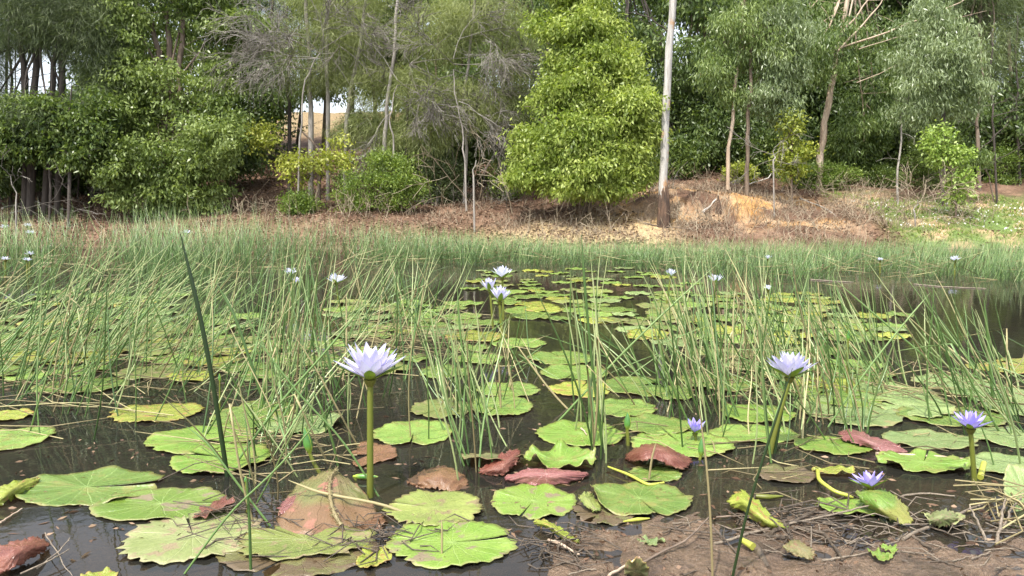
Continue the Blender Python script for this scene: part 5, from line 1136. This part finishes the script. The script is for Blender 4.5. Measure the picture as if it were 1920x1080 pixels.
def flower(label, bx, by, fx, fy, wpx, col, open_=.42, tilt=(.0, .0), rings=RING_FULL, rs=.0095, mid=None, seed=1, group='water lily flowers', zb=0):
    r = random.Random(seed); b = onz(bx, by, zb); t = thing('water_lily', label, 'flower', b, group)
    top = atY(fx, fy, b.y); Rp = wpx*mpp(b.y)/2/math.cos(open_*.9)*1.12
    pts = [Vector((0, 0, -.05)), Vector((0, 0, 0))]+([atY(mid[0], mid[1], b.y)-b] if mid else [])+[top-b]
    stalk(t, pts, rs*1.12, rs*.85)
    # receptacle under the petals
    mb = MB(); c = np.array(top-b); mb.tube([c+[0, 0, -rs*1.2], c+[0, 0, -rs*.2], c+[0, 0, rs*.9]], [rs*.9, rs*1.5, rs*1.9], 10, a=.15, cap=True); mb.build('receptacle', STK, t)
    add_bloom(t, top-b+Vector((0, 0, rs*.7)), Rp, col, open_, tilt, r.random()*6, r, rings)
    return t
flower('large open lilac water lily on a thick upright stalk, the biggest flower', 694, 932, 694, 717, 120, 'lilac', .47, (-.05, .02), rs=.0108, seed=3)
flower('large pale lilac water lily on a leaning stalk with a dark stem across it', 1443, 850, 1480, 712, 88, 'lilac', .46, (-.22, .1), rs=.010, mid=(1460, 780), seed=4)
flower('violet half-open water lily on a stalk near the right edge', 1828, 908, 1820, 808, 66, 'violet', .5, (-.05, 0), rings=[(7, .0, 1), (7, .35, .9), (5, .7, .8)], rs=.0085, seed=5)
flower('small violet flower with two upright tufts low over the green pad', 1306, 828, 1303, 815, 40, 'violet', .85, (.2, 0), rings=[(8, .0, 1), (7, .25, .9)], rs=.006, seed=6)
flower('violet spiky flower lying above the raised green leaf in the right foreground', 1634, 950, 1632, 917, 70, 'violet', .45, (-.3, -.1), rings=[(7, .0, 1), (5, .5, .8)], rs=.006, seed=7)
flower('lilac flower in the middle distance, front one of the close pair', 942, 640, 937, 568, 44, 'lilac', .75, (0, .1), RING_FAR, .011, seed=8)
flower('lilac flower in the middle distance, rear left one of the close pair', 925, 618, 919, 549, 34, 'lilac', .9, (0, -.1), RING_FAR, .009, seed=9)
flower('pale flower standing just above the close pair in the middle distance', 944, 600, 942, 524, 42, 'white', .6, (0, 0), RING_FAR, .010, seed=10)
flower('whitish flower among the reeds left of centre', 636, 575, 631, 533, 40, 'white', .4, (-.15, 0), RING_FAR, .010, seed=11)
flower('pale blue flower half hidden by rushes, left of the whitish one', 548, 560, 545, 517, 26, 'white', .55, (0, 0), RING_FAR, .009, seed=12)
flower('second pale blue flower hidden low in the same rushes', 560, 572, 558, 532, 20, 'lilac', .6, (0, 0), RING_FAR, .008, seed=13)
flower('small white flower on a stalk right of the bare pole base line', 1250, 570, 1257, 521, 22, 'white', .8, (0, 0), RING_FAR, .009, seed=14)
flower('white flower on a straight stalk in the far middle right', 1337, 590, 1342, 531, 30, 'white', .5, (0, 0), RING_FAR, .009, seed=15)
flower('faint white flower behind rushes in the far middle right', 1442, 580, 1440, 545, 20, 'white', .5, (0, 0), RING_FAR, .008, seed=16)
flower('tiny pale flower high in the rush bed right of centre', 1440, 510, 1440, 487, 14, 'white', .6, (0, 0), RING_FAR, .012, seed=17)
flower('tiny pale flower in the rush bed near the right edge', 1790, 515, 1790, 491, 20, 'white', .5, (0, 0), RING_FAR, .012, seed=18)
flower('faint pale flower in the rush bed between the other two', 1650, 512, 1650, 490, 12, 'white', .5, (0, 0), RING_FAR, .012, seed=19)
flower('white far flower left of centre above the thick dark stem', 351, 470, 351, 440, 18, 'white', .4, (-.1, 0), RING_FAR, .014, seed=20)
for q, (fx, fy, w_, by, lab) in enumerate([(8, 429, 17, 462, 'white flower at the very left edge, upper row'), (52, 426, 16, 460, 'white flower in the upper left cluster, top one'), (57, 440, 18, 468, 'white flower in the upper left cluster, lower one'),
        (10, 489, 16, 520, 'white flower at the left edge, lower row'), (56, 480, 18, 515, 'white flower in the lower left cluster, upper one'), (51, 491, 16, 520, 'white flower in the lower left cluster, lower one')]):
    flower(lab, fx, by, fx, fy, w_, 'white', .35, (-.15, 0), RING_FAR, .013, seed=30+q)
# buds
def bud(label, bx, by, fx, fy, L_, Wd, lean, seed, rs=.008, tint=0, mid=None, zb=0):
    b = onz(bx, by, zb); t = thing('lily_bud', label, 'flower bud', b, 'closed lily buds'); top = atY(fx, fy, b.y)
    stalk(t, [Vector((0, 0, -.04)), Vector((0, 0, 0))]+([atY(mid[0], mid[1], b.y)-b] if mid else [])+[top-b], rs, rs*.8)
    d = Vector(lean).normalized(); tt = np.linspace(0, 1, 12); pr = Wd*np.sin(np.pi*np.clip(tt, .03, 1)**.75)**.8; pr[-1] = .0006
    mb = MB(); mb.tube([np.array(top-b+d*(L_*u)) for u in tt], pr, 14, a=np.clip(tt*1.6, 0, 1), cap=True); mb.build('bud', BUDM, t)
    for q in range(2):
        a = q*math.pi+.6; side = d.cross(Vector((0, 1, 0))).normalized()*math.cos(a)+Vector((0, 1, 0))*math.sin(a)
        mb = MB(); mb.tube([np.array(top-b+d*(L_*u)+side*pr[k]*1.0) for k, u in enumerate(tt)][1:], .0008, 4, a=.0); mb.build('seam', BUDM, t)
bud('pointed green bud on a curved yellowish stalk beside the tent-like withered leaf', 603, 892, 581, 850, .092, .0155, (-.16, 0, 1), 1, .0075, mid=(588, 868))
bud('dark green bud standing behind the red arched leaf', 1178, 835, 1176, 806, .07, .013, (.02, 0, 1), 2, .008)
bud('green bud leaning beside the large pad under the low violet flower', 1312, 862, 1314, 856, .075, .012, (.05, 0, 1), 3, .006)
bud('tiny pale bud standing in the pads left of the tent-like leaf', 463, 960, 461, 905, .02, .005, (0, 0, 1), 4, .0035)
bud('yellow-green bud floating on its side left of the flower stalk foot', 668, 900, 662, 893, .085, .0085, (1, -.1, .02), 5, .005)
bud('thin pale bud standing among the left rushes', 412, 775, 412, 715, .035, .006, (0, 0, 1), 6, .004)
bud('small closed bud at the top of a stem among the right pads', 1588, 740, 1590, 640, .06, .009, (.03, 0, 1), 7, .006)

# thick yellow leaf stalks and rolled young leaves
def rolled(label, pts, rads, mat, name='rolled_leaf', cat='rolled leaf', tint=.3, zoff=.012):
    W = [np.array(onz(p_[0], p_[1], p_[2] if len(p_) > 2 else zoff)) for p_ in pts]; W = np.array(W)
    tt = np.linspace(0, len(W)-1, 16); P2 = np.stack([np.interp(tt, np.arange(len(W)), W[:, k]) for k in range(3)], 1)
    for _ in range(2): P2[1:-1] = (P2[:-2]+P2[1:-1]*2+P2[2:])/4
    mb = MB(); mb.tube(P2, np.interp(tt, np.arange(len(rads)), rads), 10, a=np.linspace(tint, tint+.3, 16), cap=True)
    c = Vector(P2[0]); o = mb.build(name, mat, None); o.data.transform(Matrix.Translation(-c)); o.location = c; return tag(o, label, cat)
YST = leaf_mat('yellow_stalk', (.3, .32, .04), (.36, .38, .06), (.16, .13, .05), .35, .1)
rolled('yellow curved leaf stalk from the floating yellow leaf to the green leaf', [(1533, 882, .02), (1535, 900, .03), (1565, 922, .02), (1600, 932, .01)], [.006, .0065, .006, .006], YST, 'leaf_stalk', 'leaf stalk')
rolled('thin yellow stalk running to the sinking pad beneath the red arch', [(1140, 875), (1180, 890), (1215, 910), (1245, 905)], [.003, .005, .005, .004], YST, 'leaf_stalk', 'leaf stalk')
rolled('black rotting stalk in the mud below the rolled yellow leaf', [(1395, 1010), (1420, 1030), (1440, 1065)], [.007, .012, .006], M['wet_twig'], 'rotten_stalk', 'rotten stalk')
rolled('short yellow stub above the black rotting stalk', [(1390, 1012), (1412, 1025)], [.007, .010], YST, 'leaf_stalk', 'leaf stalk', zoff=.024)
rolled('yellow upright stub beside the foot of the violet flower at right', [(1838, 895, .01), (1845, 868, .03)], [.01, .009], YST, 'leaf_stalk', 'leaf stalk')
rolled('pale green spear leaf floating in the brown shallows', [(1168, 978), (1195, 974), (1218, 972)], [.002, .006, .002], YST, 'leaf_stalk', 'leaf stalk', zoff=.004)
rolled('green spear leaf floating left of the muddy twigs at right', [(1415, 930), (1440, 932), (1468, 930)], [.007, .008, .002], STK, 'leaf_stalk', 'leaf stalk', zoff=.006)

# mud twigs and debris
def twig(label, pts, rad, mat='wet_twig', seed=0, name='twig', up=.006, group=None):
    W = []
    for p_ in pts:
        c = onz(p_[0], p_[1], 0); z_ = max(hz(c.x, c.y), 0)+up+(p_[2] if len(p_) > 2 else 0); c = onz(p_[0], p_[1], z_); W.append(np.array(c))
    W = np.array(W); r = np.random.default_rng(seed); tt = np.linspace(0, len(W)-1, 4*len(W)); P2 = np.stack([np.interp(tt, np.arange(len(W)), W[:, k]) for k in range(3)], 1)+r.normal(size=(4*len(W), 3))*[.0015, .0015, .0006]
    mb = MB(); mb.tube(P2, np.linspace(rad, rad*.5, len(P2)), 6, a=.5, cap=True); c = Vector(P2[0]); o = mb.build(name, M[mat] if isinstance(mat, str) else mat, None)
    o.data.transform(Matrix.Translation(-c)); o.location = c; return tag(o, label, 'twig', group)
twig('long dark root curving through the mud at lower right', [(1440, 975), (1500, 990), (1545, 1000), (1580, 1050)], .007)
twig('dark branching root lying left of the long curved root', [(1445, 1000), (1500, 972, .01), (1530, 955, .01)], .006, seed=2)
twig('pale straight stick slanting across the mud at the right', [(1690, 1010), (1780, 970), (1862, 938)], .005, 'tan_twig', 3)
twig('long grey stick from the left edge of the right mud to the raised leaf', [(1340, 1020), (1440, 990), (1560, 965, .02), (1640, 945, .03)], .0045, 'tan_twig', 4)
twig('short dark stick in the mud at bottom right', [(1710, 1005), (1735, 1022), (1750, 1030)], .005, seed=5)
twig('pale stick at the bottom edge below the red arched leaf', [(1140, 1080), (1172, 1062), (1200, 1045)], .004, 'bark_gum', 6)
twig('thin stick rising from the mud toward the pale dry stem', [(1195, 1060), (1290, 1010, .01), (1330, 970, .04)], .0035, 'bark_brown', 7)
twig('tan twig lying left of the black mud hollow', [(1030, 1012), (1060, 1025), (1085, 1040)], .005, 'bark_gum', 8)
twig('forked dry straw at the lower left, upper prong', [(70, 1065, .01), (110, 1035, .02), (132, 1008, .03)], .0024, 'tan_twig', 9)
twig('forked dry straw at the lower left, lower prong', [(40, 1075, .01), (95, 1050, .02), (130, 1030, .02)], .0024, 'tan_twig', 10)
twig('thin grey straw crossing the forked straw at the lower left', [(84, 1000, .02), (110, 1040, .02), (135, 1080, .0)], .0018, 'tan_twig', 11)
twig('pale straw on the water at the left edge above the dark red leaf', [(0, 980), (42, 953)], .003, 'bark_gum', 12)
twig('thin pale stick lying across the pads below the pink leaf at right', [(1640, 850), (1740, 855), (1830, 862)], .006, 'bark_gum', 13)
twig('thin tan stalk lying in the mud below the violet flower', [(1690, 930), (1740, 925), (1790, 930)], .004, 'tan_twig', 14)
twig('upright stub of dry stem at the far right mud', [(1870, 1020), (1878, 970, .03), (1885, 930, .06)], .005, 'tan_twig', 15)
twig('dry stalk slanting beside the upright stub at far right', [(1850, 1015), (1830, 970, .03), (1815, 945, .05)], .004, 'tan_twig', 16)
twig('dry stalk leaning right at the far right mud', [(1880, 990), (1900, 950, .03), (1918, 925, .05)], .004, 'tan_twig', 17)
twig('small orange straw lying on the wide oval pad', [(1090, 803, .004), (1100, 815, .004)], .004, 'bark_gum', 18)
twig('pale driftwood strip floating at the edge of the far rush bed, left one', [(1520, 524), (1560, 527), (1600, 529)], .009, 'tan_twig', 19)
twig('pale driftwood strip floating at the edge of the far rush bed, right one', [(1715, 533), (1760, 537), (1850, 541)], .009, 'tan_twig', 20)
random.seed(21)
for q in range(46):
    cx, cy = (random.uniform(1000, 1920), random.uniform(975, 1075)) if q % 3 else (random.uniform(1380, 1640), random.uniform(950, 1010)); a = random.uniform(-.7, .7); l_ = random.uniform(14, 55)
    mt_ = random.choice(['wet_twig', 'bark_brown', 'tan_twig', 'wet_twig']); o = twig('short wet twig bedded in the brown mud', [(cx-l_*math.cos(a), cy-l_*.5*math.sin(a)), (cx, cy+random.uniform(-3, 3)), (cx+l_*math.cos(a), cy+l_*.5*math.sin(a))], random.uniform(.0012, .0034), mt_, 40+q, group='wet twigs in the mud')
    REL.append((o, cx, cy, l_, {'wet_twig': 'blackish', 'bark_brown': 'brown', 'tan_twig': 'tan'}[mt_]+' muddy twig', TWIGMARK))
# scattered mud crumbs, leaf crumbs and floating bits
n = 2600; cx = rng.uniform(-.3, 1.9, n); cy = rng.uniform(1.4, 2.5, n); cz = height(cx, cy); k_ = (cz > -.004)*(vnoise(cx*6, cy*6) > -.1); k_ = k_.astype(bool)
C = np.stack([cx, cy, np.maximum(cz, 0)+.002], 1)[k_]; V, F, T = leaves(C, unit(rng.normal(size=C.shape)*[1, 1, .25]), .006+.022*rng.random(len(C)), .0015+.004*rng.random(len(C)), rng.random(len(C))*.7, .5)
tag(link('mud_debris', mesh_np('mud_debris', V, F, M['litter'], {'tint': T})), kind='stuff')
n = 900; px_ = rng.uniform(0, 1920, n); py_ = rng.uniform(650, 1050, n); C = np.array([onz(a, b, .002) for a, b in zip(px_, py_)])
V, F, T = leaves(C, unit(rng.normal(size=C.shape)*[1, 1, .04]), .01+.03*rng.random(n), .002+.004*rng.random(n), rng.random(n), .1)
tag(link('floating_bits', mesh_np('floating_bits', V, F, M['litter'], {'tint': T})), kind='stuff')

relabel()
